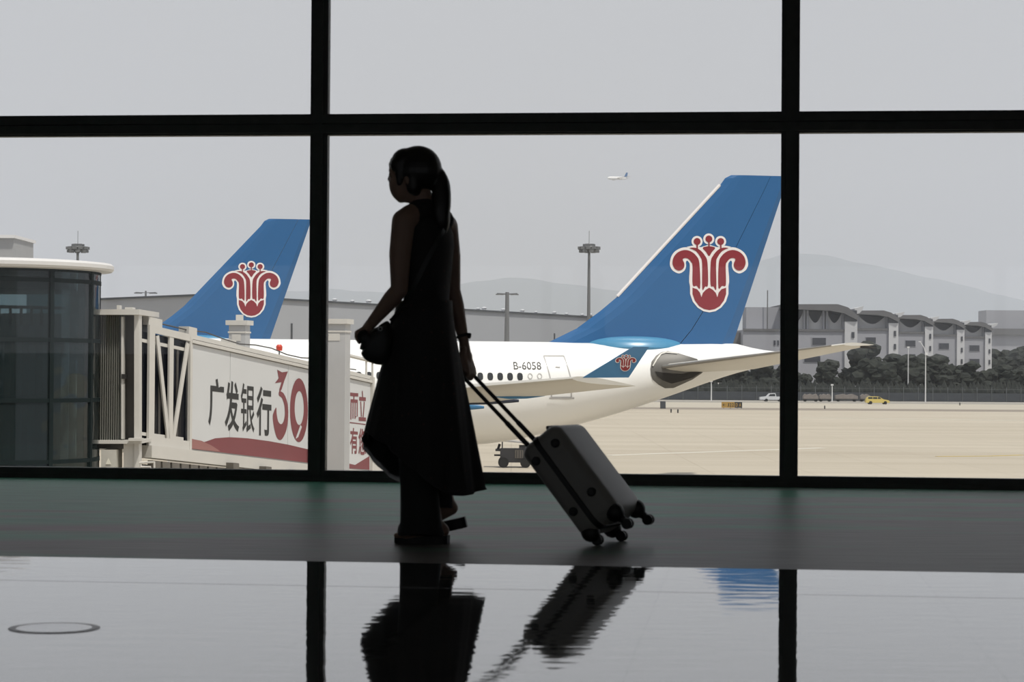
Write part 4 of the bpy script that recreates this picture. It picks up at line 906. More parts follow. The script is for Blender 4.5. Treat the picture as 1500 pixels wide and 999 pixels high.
# vehicles across the field
m_yel = mat('taxi_yellow_paint', (0.62, 0.50, 0.15), 0.35, var=0.05); m_vglass = mat('dark_vehicle_glass', (0.03, 0.035, 0.04), 0.2)
def car(px, py, Ln, label, m, pick=False, flip=1, name='car'):
    g = G(px, py, APRON); t = thing(name, label, 'car' if not pick else 'pickup truck', g)
    X = lambda v: g.x + flip * v * Ln / 4.2
    def prof(pts, y0, y1): return MB().prism([Vector((X(x), g.y + y0, g.z + z)) for x, z in pts], (0, y1 - y0, 0))
    if not pick:
        obj('body', prof([(-2.1, 0.3), (2.05, 0.3), (2.1, 0.62), (1.85, 0.8), (1.0, 0.95), (-2.05, 1.0), (-2.12, 0.6)], -0.82, 0.82), m, t, bevel=0.05)
        obj('roof', prof([(-2.0, 0.98), (1.0, 0.94), (0.35, 1.36), (0.0, 1.46), (-1.45, 1.47), (-1.8, 1.3)], -0.72, 0.72), m, t, bevel=0.04)
        for a, b in ((-1.75, -0.95), (-0.88, -0.1), (-0.03, 0.62)): obj('side_window', prof([(a, 1.02), (b, 1.02), (b - (0.3 if b > 0.5 else 0), 1.34), (a + 0.05, 1.36)], -0.745, -0.70), m_vglass, t)
        obj('windscreen', prof([(1.02, 0.97), (0.42, 1.36), (0.38, 1.33), (0.96, 0.96)], -0.62, 0.62), m_vglass, t)
    else:
        obj('body', prof([(-2.5, 0.4), (2.5, 0.4), (2.5, 0.9), (1.3, 1.05), (-2.5, 1.0)], -0.85, 0.85), m, t, bevel=0.05)
        obj('cab', prof([(-0.6, 1.0), (1.3, 1.0), (0.7, 1.65), (-0.4, 1.7)], -0.75, 0.75), m, t, bevel=0.05)
        obj('side_window', prof([(-0.4, 1.1), (0.9, 1.1), (0.6, 1.5), (-0.3, 1.55)], -0.78, -0.74), m_vglass, t)
    for x in (-1.3, 1.3):
        for y in (-0.78, 0.78):
            c = Vector((X(x), g.y + y, g.z + 0.31)); obj('wheel', MB().tube([c - Vector((0, 0.1, 0)), c + Vector((0, 0.1, 0))], 0.31, 14), m_tyre, t)
car(1285, 592.3, 4.4, 'small yellow hatchback on the far edge of the apron', m_yel)
car(1132, 588.5, 4.4, 'white pickup truck half hidden by the right window post', mat('white_pickup_paint', (0.6, 0.62, 0.64), 0.4), True, -1, 'pickup_truck')
m_tarp = mat('grey_brown_tarpaulin', (0.20, 0.18, 0.165), 0.9, var=0.25, scale=1.5)
for i, (x0, x1, lab) in enumerate(((1176, 1198, 'covered baggage cart nearest the right window post'), (1200, 1217, 'second covered baggage cart, left of the thin white post'), (1223, 1256, 'long covered baggage cart right of the thin white post'), (1260, 1274, 'covered baggage cart just behind the yellow car'))):
    g = G((x0 + x1) / 2, 588.3, APRON); w_ = (x1 - x0) * g.y / F; t = thing('baggage_cart', lab, 'baggage cart', g, None)
    obj('deck', MB().box(g + Vector((0, 0, 0.5)), (w_, 1.6, 0.18)), m_bdark, t)
    mb = MB(); rr = []
    for k in range(9):
        x = g.x - w_ / 2 + w_ * k / 8; h = 1.45 + 0.12 * math.sin(k * 2.1 + i) - (0.35 if k in (0, 8) else 0)
        rr.append([Vector((x, g.y - 0.8, g.z + 0.55)), Vector((x, g.y - 0.75, g.z + h)), Vector((x, g.y + 0.75, g.z + h)), Vector((x, g.y + 0.8, g.z + 0.55))])
    obj('tarpaulin', MB().loft(rr), m_tarp, t)
    for x in (-0.36, 0.36):
        for y in (-0.65, 0.65):
            c = g + Vector((x * w_, y, 0.25)); obj('wheel', MB().tube([c - Vector((0, 0.08, 0)), c + Vector((0, 0.08, 0))], 0.25, 10), m_tyre, t)
g = G(1497, 588.5, APRON); t = thing('red_barrier', 'low dull red barrier by the fence at the right edge', 'barrier', g)
obj('barrier_panel', MB().box(g + Vector((0, 0, 0.55)), (3.4, 0.4, 0.8)), mat('dull_red_paint', (0.16, 0.035, 0.03), 0.6), t); obj('barrier_base', MB().box(g + Vector((0, 0, 0.08)), (3.6, 0.7, 0.16)), m_bdark, t)
# taxiway sign and marker box
g = G(1072, 598.5, APRON); u = g.y / F; t = thing('taxiway_sign', 'low yellow and black taxiway guidance sign on the verge', 'sign', g)
ys = mat('sign_yellow', (0.42, 0.26, 0.06), 0.6); ks = mat('sign_black', (0.03, 0.03, 0.03), 0.6)
obj('yellow_board', MB().box(g + Vector((-5.5 * u, 0, 0.14 + 4.2 * u)), (19 * u, 0.25, 8.4 * u)), ys, t); obj('black_board', MB().box(g + Vector((9.5 * u, 0, 0.14 + 4.2 * u)), (11 * u, 0.25, 8.4 * u)), ks, t)
for x in (-12, -2, 8, 14): obj('sign_leg', MB().box(g + Vector((x * u, 0, 0.08)), (0.08, 0.08, 0.2)), ks, t)
for ch, x, w_, m_ in (('←', -11.5, 4.5, ks), ('J', -5.5, 2.4, ks), ('2', -2, 2.6, ks), ('2', 1.5, 2.6, ks), ('D', 7, 3, ys), ('A', 12, 3.2, ys)):
    pts, fs = text_tris(ch, 0.02); mb = MB(); h = 5.2 if ch != '←' else 3.4
    facebm(mb, [g + Vector(((x + (px - 0.5) * w_) * u, -0.14, 0.14 + (4.2 + (py - 0.5) * h) * u)) for px, py in pts], fs); obj('sign_lettering', mb, m_, t)
g = G(971, 598.5, APRON); t = thing('marker_box', 'small dark grey cabinet on the verge under the near aircraft tail', 'cabinet', g)
obj('cabinet', MB().box(g + Vector((0, 0, 0.62)), (7.6 * u, 0.5, 1.1)), mat('dark_cabinet_grey', (0.06, 0.065, 0.075), 0.6), t); obj('plinth', MB().box(g + Vector((0, 0, 0.05)), (8 * u, 0.6, 0.1)), m_bdark, t)
for px, py, lab in ((889, 607, 'tiny apron edge light left of the marker box'), (983, 604.5, 'tiny apron edge light below the marker box'), (993, 605, 'tiny apron edge light right of the marker box'), (1208, 599, 'tiny edge light on the verge right of the window post'), (1406, 594, 'tiny edge light on the verge right of the lamp posts')):
    g = G(px, py, APRON); t = thing('edge_light', lab, 'edge light', g); obj('stem', MB().tube([g, g + Z * 0.3], 0.1, 8), m_bdark, t); obj('lens', MB().tube([g + Z * 0.3, g + Z * 0.55], [0.13, 0.06], 8), m_ink, t)
# ground service tractor behind the near aircraft
g = G(752, 684.5, APRON); u = g.y / F
t = thing('baggage_tractor', 'dark tow tractor with a grey roof sheet on the apron left of the suitcase', 'tractor', g)
m_tr = mat('dark_tractor_paint', (0.03, 0.03, 0.033), 0.6)
obj('chassis', MB().box(g + Vector((0.1, 0, 0.75)), (1.85, 1.4, 0.85)), m_tr, t, bevel=0.06); obj('counterweight', MB().box(g + Vector((0.7, 0, 1.2)), (0.7, 1.3, 0.35)), m_tr, t)
obj('roof_sheet', MB().bar(g + Vector((-1.25, 0, 1.72)), g + Vector((1.3, 0, 1.5)), 1.5, 0.09), mat('grey_roof_sheet', (0.35, 0.34, 0.33), 0.6), t)
for x in (-0.7, 0.9):
    for y in (-0.6, 0.6): obj('roof_leg', MB().box(g + Vector((x, y, 1.35)), (0.07, 0.07, 0.5)), m_tr, t)
for x in (-0.62, 0.75):
    for y in (-0.7, 0.7):
        c = g + Vector((x, y, 0.33)); wh = obj('wheel', MB().tube([c - Vector((0, 0.12, 0)), c + Vector((0, 0.12, 0))], 0.33, 16), m_tyre, t)
mb = MB(); fx = g + Vector((0.35, -0.73, 0.85)); mb.box(fx, (0.5, 0.04, 0.5)); obj('side_grille', mb, m_metal, t)
for k in range(3): obj('grille_bar', MB().box(fx + Vector((-0.15 + 0.15 * k, -0.03, 0)), (0.05, 0.03, 0.46)), m_tr, t)
obj('tow_hook', MB().bar(g + Vector((-1.2, 0, 0.75)), g + Vector((-0.8, 0, 0.75)), 0.2, 0.1), m_tr, t); obj('steering_wheel', MB().tube([g + Vector((-0.85, 0, 1.22)), g + Vector((-1.0, 0, 1.27))], [0.22, 0.22], 12), m_tr, t)
obj('mudguard', MB().box(g + Vector((-0.95, 0, 1.08)), (0.35, 1.2, 0.12)), m_tr, t)
# airliner on approach
q = P(905, 261, 2600); t = thing('distant_airliner', 'tiny white airliner flying in the hazy sky above the tail fin', 'airliner', q)
X1 = Vector((-0.72, -0.69, -0.05)).normalized(); Y1 = X1.cross(Z).normalized(); Z1 = Y1.cross(X1)
mb = MB(); mb.tube([q - X1 * 17, q - X1 * 10, q + X1 * 12, q + X1 * 16, q + X1 * 17.5], [0.4, 1.8, 2.0, 1.4, 0.3], 12); obj('fuselage', mb, m_white, t, True)
for s_ in (-1, 1):
    obj('wing', MB().prism([q + X1 * 3 + Y1 * s_ * 1, q - X1 * 3 + Y1 * s_ * 1, q - X1 * 5 + Y1 * s_ * 16 + Z * 1.2, q - X1 * 3.6 + Y1 * s_ * 16 + Z * 1.2], Z1 * 0.4), m_belly, t)
    obj('engine', MB().tube([q + X1 * 3.5 + Y1 * s_ * 5.5 - Z1 * 1.3, q - X1 * 0.5 + Y1 * s_ * 5.5 - Z1 * 1.3], 1.0, 10), m_belly, t)
    obj('tailplane', MB().prism([q - X1 * 13 + Y1 * s_ * 0.5, q - X1 * 16 + Y1 * s_ * 0.5, q - X1 * 17 + Y1 * s_ * 5.5, q - X1 * 15.8 + Y1 * s_ * 5.5], Z1 * 0.3), m_belly, t)
obj('tail_fin', MB().prism([q - X1 * 11 + Z1 * 1.4, q - X1 * 16 + Z1 * 0.8, q - X1 * 17.5 + Z1 * 7, q - X1 * 15.2 + Z1 * 7], Y1 * 0.4), m_blue, t)
# hills
m_hill = mat('wooded_hillside', (0.055, 0.075, 0.06), 0.9, var=0.2, scale=0.01)
def ridge(name, prof, D, label):
    mb = MB(); xs = sorted(p[0] for p in prof); pts = []
    n = 120; tops = []
    for k in range(n + 1):
        x = xs[0] + (xs[-1] - xs[0]) * k / n; y = smoothtab(prof, x) + 2.0 * noise.noise(Vector((x * 0.03, D, 0))); tops.append(P(x, y, D))
    R = [[Vector((p.x, p.y - D * 0.16, APRON)) for p in tops]]
    for f_, g_ in ((0.35, 0.10), (0.7, 0.05), (0.9, 0.02), (1.0, 0.0), (0.8, -0.05), (0.0, -0.2)):
        R.append([Vector((p.x, p.y - D * g_ + 18 * noise.noise(Vector((p.x * 0.01, g_ * 30, 0))), APRON + (p.z - APRON) * f_ + (9 * noise.noise(Vector((p.x * 0.02, f_ * 9, 1))) if 0 < f_ < 1 else 0))) for p in tops])
    mb.loft(R, False, False); o = obj(name, mb, m_hill, None, True, kind='structure'); return o
ridge('hills', [(120, 452), (320, 437), (480, 424), (560, 428), (640, 424), (700, 412), (755, 407), (800, 412), (860, 420), (950, 430), (1040, 425)], 17000, '')
ridge('hills.001', [(960, 440), (1060, 400), (1120, 380), (1180, 371), (1260, 385), (1340, 402), (1420, 420), (1500, 440), (1600, 450)], 19000, '')
# summer haze over the airfield
hb = gslab(-12000, 12000, 24, 23000, APRON + 0.05, 1400)
hm = bpy.data.materials.new('summer_haze'); hm.use_nodes = True; t = hm.node_tree; t.nodes.clear(); o_ = t.nodes.new('ShaderNodeOutputMaterial'); vs = t.nodes.new('ShaderNodeVolumeScatter')
vs.inputs['Color'].default_value = (0.86, 0.92, 1.0, 1); vs.inputs['Density'].default_value = 0.000085; vs.inputs['Anisotropy'].default_value = 0.0
va = t.nodes.new('ShaderNodeVolumeAbsorption'); va.inputs['Color'].default_value = (0, 0.04, 0.14, 1); va.inputs['Density'].default_value = 0.000025
as_ = t.nodes.new('ShaderNodeAddShader'); t.links.new(vs.outputs[0], as_.inputs[0]); t.links.new(va.outputs[0], as_.inputs[1]); t.links.new(as_.outputs[0], o_.inputs['Volume'])
hz_o = struct('haze', hb, hm)
# ================================================================== THE WALKING WOMAN
PF = F * EYE.z / (795 - HORIZON + 0.9)             # her depth, from where the front sole meets the floor
def B(px, py, v=0.0): return P(px, py, PF + v)
base = B(622, 795, 0.0); base.z = 0
woman = thing('person', 'woman in a long dark sleeveless dress walking left with ponytail, seen against the light', 'person', base)
m_skin = mat('skin', (0.30, 0.195, 0.145), 0.55, var=0.06, scale=8)
m_hair = mat('black_hair', (0.012, 0.010, 0.009), 0.42, var=0.3, scale=40, stretch=(1, 1, 0.1))
def cloth_mat(name, col, dots=None):
    m = mat(name, col, 0.85, var=0.25, scale=9)
    if dots:
        t = m.node_tree; b = t.nodes['Principled BSDF']; L = t.links.new
        vo = t.nodes.new('ShaderNodeTexVoronoi'); vo.inputs['Scale'].default_value = 26; r = t.nodes.new('ShaderNodeValToRGB'); r.color_ramp.elements[0].position = 0.10; r.color_ramp.elements[1].position = 0.16
        r.color_ramp.elements[0].color = (*dots, 1); r.color_ramp.elements[1].color = (*col, 1); tc = t.nodes.new('ShaderNodeTexCoord')
        L(tc.outputs['Object'], vo.inputs['Vector']); L(vo.outputs['Distance'], r.inputs[0]); L(r.outputs[0], b.inputs['Base Color'])
    return m
m_dress = cloth_mat('black_printed_dress_fabric', (0.022, 0.020, 0.021), (0.06, 0.03, 0.03))
m_lining = mat('grey_skirt_lining', (0.16, 0.16, 0.165), 0.9, var=0.15)
t_ = m_lining.node_tree; tl2 = t_.nodes.new('ShaderNodeBsdfTranslucent'); tl2.inputs[0].default_value = (0.17, 0.17, 0.175, 1); ms_ = t_.nodes.new('ShaderNodeMixShader'); ms_.inputs[0].default_value = 0.75
t_.links.new(t_.nodes['Principled BSDF'].outputs[0], ms_.inputs[1]); t_.links.new(tl2.outputs[0], ms_.inputs[2]); t_.links.new(ms_.outputs[0], t_.nodes['Material Output'].inputs[0])
m_trouser = mat('black_trouser_fabric', (0.018, 0.018, 0.019), 0.85, var=0.2)
m_shoe = mat('black_sandal_rubber', (0.006, 0.006, 0.006), 0.6, var=0.2)
FA = Vector((-0.83, 0.56, 0)).normalized(); LFT = Vector((-0.56, -0.83, 0)).normalized()   # facing, and her left
SH_L, SH_R = B(591, 324, -0.125), B(655, 331, 0.125)
EL_L, EL_R = B(585, 424, -0.135), B(663, 425, 0.15)
WR_L, WR_R = B(547, 470, -0.06), B(679.5, 500, 0.115)
HIP_L, HIP_R = B(613, 496, -0.055), B(632, 496, 0.055)
KN_L, KN_R = B(606, 640, -0.12), B(622, 640, 0.06)
AN_L, AN_R = B(637, 768, -0.055), B(655, 737, 0.10)
tor = [  # py, left, right, half depth factor
    (505, 584, 661, 0.85), (480, 583, 662, 0.85), (455, 586, 662, 0.85), (435, 589, 661, 0.8), (410, 590, 663, 0.82), (385, 590, 665, 0.88), (360, 589, 667, 0.9), (342, 588, 667, 0.85), (326, 591, 662, 0.72), (316, 597, 654, 0.6), (309, 604, 645, 0.5)]
def tring(py, l, r, k, grow=0.0, n=28):
    c = B((l + r) / 2, py, 0); hw = (r - l) / 2 * PF / F + grow; a = hw / 0.86; b = a * 0.66 * k + grow
    return [c + LFT * (a * math.cos(t)) + FA * (b * math.sin(t)) for t in [2 * math.pi * j / n for j in range(n)]]
mb = MB()
mb.loft([tring(*q, grow=-0.006) for q in tor])
# neck and head
HC = B(606, 259, 0.0); neck = B(622, 306, 0.0)
hd_ = Vector((-0.93, 0.36, 0)).normalized(); hs = Vector((-0.36, -0.93, 0))                # the head is turned further to the left
mb.chain([B(626, 322, 0.0), B(619, 300, 0.0), B(612, 272, 0.0)], [0.058, 0.049, 0.05], 14)
RH = Matrix((hd_, hs.normalized(), Z)).transposed()
mb.ell(HC + Z * 0.02 + hd_ * -0.012, (0.094, 0.074, 0.098), 24, RH)
mb.ell(B(585, 247, 0), (0.040, 0.055, 0.05), 16, RH)
mb.ell(B(588, 268, 0), (0.052, 0.058, 0.078), 20, RH)                                      # face
mb.chain([B(590, 284, 0), B(587.5, 290.5, 0)], [0.038, 0.020], 12)                          # jaw, chin
mb.cap(B(600, 284, 0), B(590, 289, 0), 0.04, 0.022, 12)
mb.chain([B(574.5, 251, 0), B(571.0, 262.5, 0), B(574, 266, 0)], [0.010, 0.0105, 0.011], 8)   # nose
mb.cap(B(574.6, 272.5, 0) + hs * 0.012, B(574.6, 272.5, 0) - hs * 0.012, 0.009, 0.009, 8)       # lips
mb.cap(B(575.6, 277, 0) + hs * 0.01, B(575.6, 277, 0) - hs * 0.01, 0.009, 0.009, 8)
mb.cap(B(577, 250, 0) + hs * 0.028, B(577, 250, 0) - hs * 0.028, 0.012, 0.012, 8)             # brow
for sd_ in (1, -1):
    mb.ell(B(608, 262, 0) + hs * sd_ * 0.072, (0.020, 0.010, 0.032), 10, RH)                    # ears
    mb.ell(B(577, 256, 0) + hs * sd_ * 0.030, (0.010, 0.014, 0.009), 8, RH)                     # eyelids
# arms
mb.chain([B(603, 317, -0.07), SH_L, B(586, 372, -0.14), EL_L], [0.052, 0.049, 0.046, 0.036], 14)
mb.chain([EL_L, EL_L.lerp(WR_L, 0.3), WR_L], [0.036, 0.037, 0.025], 14)
mb.chain([B(645, 322, 0.07), SH_R, B(660, 375, 0.14), EL_R], [0.052, 0.046, 0.043, 0.034], 14)
mb.chain([EL_R, EL_R.lerp(WR_R, 0.3), WR_R], [0.034, 0.035, 0.022], 14)
# left hand: laid over the top of the bag
PL = B(537, 482, -0.06)
mb.cap(WR_L, PL, 0.025, 0.022, 12)
kd = Vector((0.25, 0.97, 0)).normalized()
for o_, ln in ((-0.030, 0.86), (-0.010, 1.0), (0.010, 0.96), (0.029, 0.8)):
    k0 = B(533.5, 483, -0.06) + kd * o_; mb.cap(PL + kd * o_ * 0.6, k0, 0.017, 0.0105, 10)
    mb.chain([k0, B(533.5 - 9 * ln, 483 + 5 * ln, -0.06) + kd * o_, B(533.5 - 9.5 * ln, 483 + 13 * ln, -0.06) + kd * o_ * 1.02, B(533.5 - 6 * ln, 483 + 19 * ln, -0.06) + kd * o_], [0.0105, 0.0098, 0.009, 0.0078], 10)
mb.chain([WR_L.lerp(PL, 0.5) - kd * 0.018, B(544, 487, -0.10), B(541, 496, -0.105)], [0.014, 0.0115, 0.009], 10)
# right hand: closed round the grip of the case
GR = B(682.5, 547, 0.115); GX = Vector((0.38, 0.925, 0)).normalized()                       # grip centre and axis
u_ = PF / F
PR = B(682, 521, 0.115)
mb.cap(WR_R, PR, 0.022, 0.026, 12); mb.ell(B(683.5, 524, 0.115), (0.024, 0.034, 0.036), 12, Matrix((Vector((0.95, -0.3, 0)), GX, Z)).transposed())
for o_, ln in ((-0.034, 0.9), (-0.012, 1.0), (0.011, 1.0), (0.032, 0.88)):
    q = lambda dx, dz: GR + GX * o_ + Vector((dx, 0, dz))
    mb.chain([PR + GX * o_ * 0.7, q(0.020, 0.024), q(0.024, -0.002), q(0.008, -0.022), q(-0.014, -0.016)], [0.016, 0.0105, 0.0098, 0.0092, 0.008], 10)
mb.chain([B(678.5, 512, 0.085), B(674.5, 531, 0.075), B(679, 543, 0.08), B(684.5, 545, 0.082)], [0.015, 0.0115, 0.0105, 0.0085], 10)
# legs and feet
mb.chain([HIP_L, KN_L, KN_L.lerp(AN_L, 0.35), AN_L], [0.076, 0.056, 0.052, 0.033], 16)
mb.chain([HIP_R, KN_R, KN_R.lerp(AN_R, 0.35), AN_R], [0.076, 0.056, 0.053, 0.033], 16)
def foot(heel, ball, toe, ankle, side):
    mb.chain([ankle, heel], [0.034, 0.030], 12); mb.chain([heel, ankle.lerp(ball, 0.5), ball], [0.030, 0.034, 0.026], 12)
    for k, o_ in enumerate((-0.03, -0.014, 0.001, 0.015, 0.028)):
        e = side * o_; L_ = 1.0 - 0.09 * k
        mb.chain([ball + e * 0.7, ball.lerp(toe, L_) + e], [0.017, 0.0115 if k == 0 else 0.009], 8)
fd = Vector((-0.96, 0.28, 0)).normalized(); fs_ = fd.cross(Z)
foot(B(648, 777, -0.05), B(597, 782, -0.04), B(584, 783.5, -0.03), AN_L, fs_)
foot(B(661, 744, 0.10), B(622, 772, 0.115), B(607, 776, 0.12), AN_R, fs_)
body = obj('body', remeshed(mb, 0.0048, 3), m_skin, woman, True, angle=180)
# trousers showing under the hem
mb = MB()
def leg_tube(a, k, b, r):
    pts = [a, a.lerp(k, 0.5), k, k.lerp(b, 0.5), b.lerp(k, 0.12), b]; rings = []
    for i, (p, q) in enumerate(zip(pts, r)):
        rings.append([p + Vector((q[0] * math.cos(t), q[1] * math.sin(t), 0.006 * math.sin(3 * t))) for t in [2 * math.pi * j / 20 for j in range(20)]])
    MBx = MB(); MBx.loft(rings, True, True); return MBx
obj('trouser_leg', leg_tube(HIP_L, B(611, 640, -0.11), B(617, 782, -0.07), [(0.085, 0.08), (0.085, 0.08), (0.082, 0.075), (0.078, 0.068), (0.085, 0.075), (0.098, 0.085)]), m_trouser, woman, True)
obj('trouser_leg', leg_tube(HIP_R, B(622, 640, 0.06), B(645, 742, 0.09), [(0.085, 0.08), (0.085, 0.08), (0.080, 0.075), (0.066, 0.065), (0.060, 0.06), (0.056, 0.055)]), m_trouser, woman, True)
# dress: bodice and skirt
bod = [q for q in tor if q[0] <= 455]
NB_ = 72
def ang_ring(fn): return [fn(2 * math.pi * j / NB_) for j in range(NB_)]
hem = [(0, 711, 716, 0.0), (45, 690, 713, 0.17), (90, 640, 708, 0.23), (115, 598, 704, 0.18), (135, 558, 682, 0.13), (160, 534, 652, 0.07), (180, 529, 634, 0.0), (200, 542, 637, -0.08), (222, 562, 653, -0.16), (245, 586, 672, -0.21), (270, 622, 702, -0.22), (300, 657, 723, -0.20), (330, 692, 724, -0.12), (360, 711, 716, 0.0)]
def hemv(a):
    d = math.degrees(a) % 360
    return B(smoothtab([(h[0], h[1]) for h in hem], d), smoothtab([(h[0], h[2]) for h in hem], d), smoothtab([(h[0], h[3]) for h in hem], d))
def wv(a): return B(622.5 + 40 * math.cos(a), 440, 0.135 * math.sin(a))
def hv(a): return B(619 + 47 * math.cos(a), 480, 0.17 * math.sin(a))
rings = []
for t in (0, 0.35, 0.7, 1.0): rings.append(ang_ring(lambda a: wv(a).lerp(hv(a), t)))
for k in range(1, 15):
    t = k / 14
    def skirt(a):
        p = hv(a).lerp(hemv(a), t); c = hv(0).lerp(hemv(0), t)
        rad = Vector((math.cos(a), math.sin(a), 0)); pl_ = (0.010 * math.sin(9 * a + 1.3) + 0.006 * math.sin(17 * a + 2 * t)) * t
        return p + rad * (pl_ - 0.012 * t)
    rings.append(ang_ring(skirt))
inner = [[p + (Vector((sum(q.x for q in r) / NB_, sum(q.y for q in r) / NB_, p.z)) - p).normalized() * 0.004 for p in r] for r in rings]
dress = MB(); dress.loft(rings, True, False); sk = obj('skirt', dress, m_dress, woman, True, angle=80)
def hang(a): d = math.degrees(a) % 360; return max(0.0, 1 - ((d - 150) / 48) ** 2)
inner.append([p + (p - q).normalized() * 0.034 * hang(2 * math.pi * k / NB_) + Vector((0.006 * hang(2 * math.pi * k / NB_), 0, -0.001)) for k, (p, q) in enumerate(zip(inner[-1], inner[-2]))])
ln = MB(); ln.loft(inner, True, False); obj('skirt_lining', ln, m_lining, sk, True, angle=80, label='pale grey lining showing at the blown hem')
# a soft fold turning over at the hem: small rolled edge
mb = MB(); mb.tube(rings[-1] + [rings[-1][0]], 0.0035, 6); obj('hem', mb, m_dress, sk, True)
mb = MB(); mb.loft([tring(*q, grow=0.006, n=36) for q in [(462, 585, 662, 0.86)] + bod], True, False); bd = obj('bodice', mb, m_dress, woman, True, angle=80)
for q in ((B(620, 309, -0.015), B(601.5, 320, -0.074), 0.059, 0.054), (B(632, 309, 0.015), B(646, 323, 0.072), 0.059, 0.054)):
    obj('shoulder_panel', MB().cap(q[0], q[1], q[2], q[3], 20), m_dress, bd, True, angle=80)
obj('waist_seam', MB().tube([p for p in tring(452, 586.5, 661.5, 0.86, 0.010, 36)] + [tring(452, 586.5, 661.5, 0.86, 0.010, 36)[0]], 0.006, 6), m_dress, bd, True)
# hair
mb = MB()
mb.ell(HC + Z * 0.030 - hd_ * 0.018, (0.104, 0.086, 0.100), 24, RH)
mb.ell(B(622, 248, 0), (0.066, 0.076, 0.092), 20, RH)
mb.chain([B(590, 240, 0), B(580.5, 246, 0), B(575.5, 253, 0)], [0.045, 0.028, 0.014], 12)          # fringe
mb.ell(B(588, 243, 0), (0.044, 0.072, 0.046), 16, RH); mb.ell(B(595, 237, 0), (0.061, 0.074, 0.058), 16, RH)
mb.cap(B(585, 238, -0.05), B(585, 268, -0.058), 0.024, 0.012, 10); mb.cap(B(585, 238, 0.05), B(585, 262, 0.05), 0.024, 0.012, 10)
mb.chain([B(606, 250, -0.055), B(606, 275, -0.05), B(612, 283, -0.03)], [0.034, 0.03, 0.02], 12)
mb.chain([B(616, 262, 0.0), B(616, 280, 0.02)], [0.06, 0.035], 12)
pt = spline([B(628, 248, 0), B(638, 252, -0.01), B(645, 268, -0.02), B(646.5, 290, -0.03), B(645.5, 312, -0.035), B(648, 332, -0.035), B(650, 345, -0.03)], 3, False)
mb.tube(pt, [interp([(0, 0.030), (0.15, 0.031), (0.35, 0.040), (0.6, 0.042), (0.8, 0.034), (1, 0.006)], k / (len(pt) - 1)) for k in range(len(pt))], 16)
hair = obj('hair', remeshed(mb, 0.005, 3), m_hair, woman, True, angle=180)
mb = MB(); rnd = random.Random(5)
for k in range(9):
    a = B(578 + rnd.uniform(-1, 3), 227 + rnd.uniform(0, 5), rnd.uniform(-0.03, 0.03)); x_e = 570.6 + rnd.uniform(-1, 1.2); mb.tube([a, B(573 + rnd.uniform(-1, 1), 232 + rnd.uniform(0, 4), rnd.uniform(-0.03, 0.03)), B(x_e, 239 + rnd.uniform(0, 3), rnd.uniform(-0.03, 0.03)), B(x_e + 0.4, 247 + rnd.uniform(0, 4), rnd.uniform(-0.03, 0.03))], [0.0018, 0.0014, 0.001, 0.0005], 5)
obj('loose_strands', mb, m_hair, hair, kind='stuff')
obj('hair_tie', MB().tube([B(632, 241, 0), B(637, 251, 0)], [0.028, 0.030], 14), m_shoe, hair, True)
# bracelet
bc = B(679.5, 492, 0.118); ax = (WR_R - EL_R).normalized(); x_ = ax.orthogonal().normalized(); y_ = ax.cross(x_)
obj('bracelet', MB().tube([bc + (x_ * math.cos(t) + y_ * math.sin(t)) * 0.0275 for t in [2 * math.pi * j / 20 for j in range(21)]], 0.006, 8), m_bdark, woman, True)
obj('watch_case', MB().ell(bc + Vector((0.024, -0.01, 0.0)), (0.008, 0.013, 0.013), 10), m_bdark, woman, True)
# platform sandals
def sandal(heel, toe, th, side, nrm):
    """sole from heel to toe, th thick, with a strap over the instep"""
    d = toe - heel; L_ = d.length; d.normalize(); n = 14; top, bot = [], []
    out = []
    for t, wl_ in ((0, 0.020), (0.06, 0.034), (0.2, 0.037), (0.45, 0.036), (0.7, 0.046), (0.88, 0.042), (0.97, 0.026), (1, 0.01)): out.append((t, wl_))
    ring = [heel + d * (L_ * t) + side * w_ for t, w_ in out] + [heel + d * (L_ * t) - side * w_ for t, w_ in reversed(out)]
    t = obj('sandal', MB().loft([[p - nrm * 0.0 for p in ring], [p + nrm * th * 0.5 for p in ring], [p + nrm * th for p in ring]]), m_shoe, woman, False, bevel=0.004)
    mb2 = MB(); rr = []
    for a in [math.pi * j / 10 for j in range(11)]:
        c = heel + d * (L_ * 0.70) + nrm * th; off = side * (0.047 * math.cos(a)) + nrm * (0.048 * math.sin(a)); 
        rr.append([c + off + d * w_ + o2 for w_, o2 in ((-0.055, Vector((0, 0, 0))), (0.045, Vector((0, 0, -0.004))), (0.045, Vector((0, 0, 0))), (-0.055, Vector((0, 0, 0.004))))])
    mb2.loft(rr); obj('sandal_strap', mb2, m_shoe, t, True)
hl = B(657, 795, -0.06); hl.z = 0.0; tl_ = hl + fd * 0.235; sandal(hl, tl_, 0.036, fs_, Z)
te_ = B(603, 790, 0.125); te_.z = 0.004; hh_ = B(684.5, 772, 0.10)
n_ = (te_ - hh_).normalized(); nr = (Z - n_ * Z.dot(n_)).normalized(); sandal(hh_, te_, 0.046, n_.cross(nr), nr)

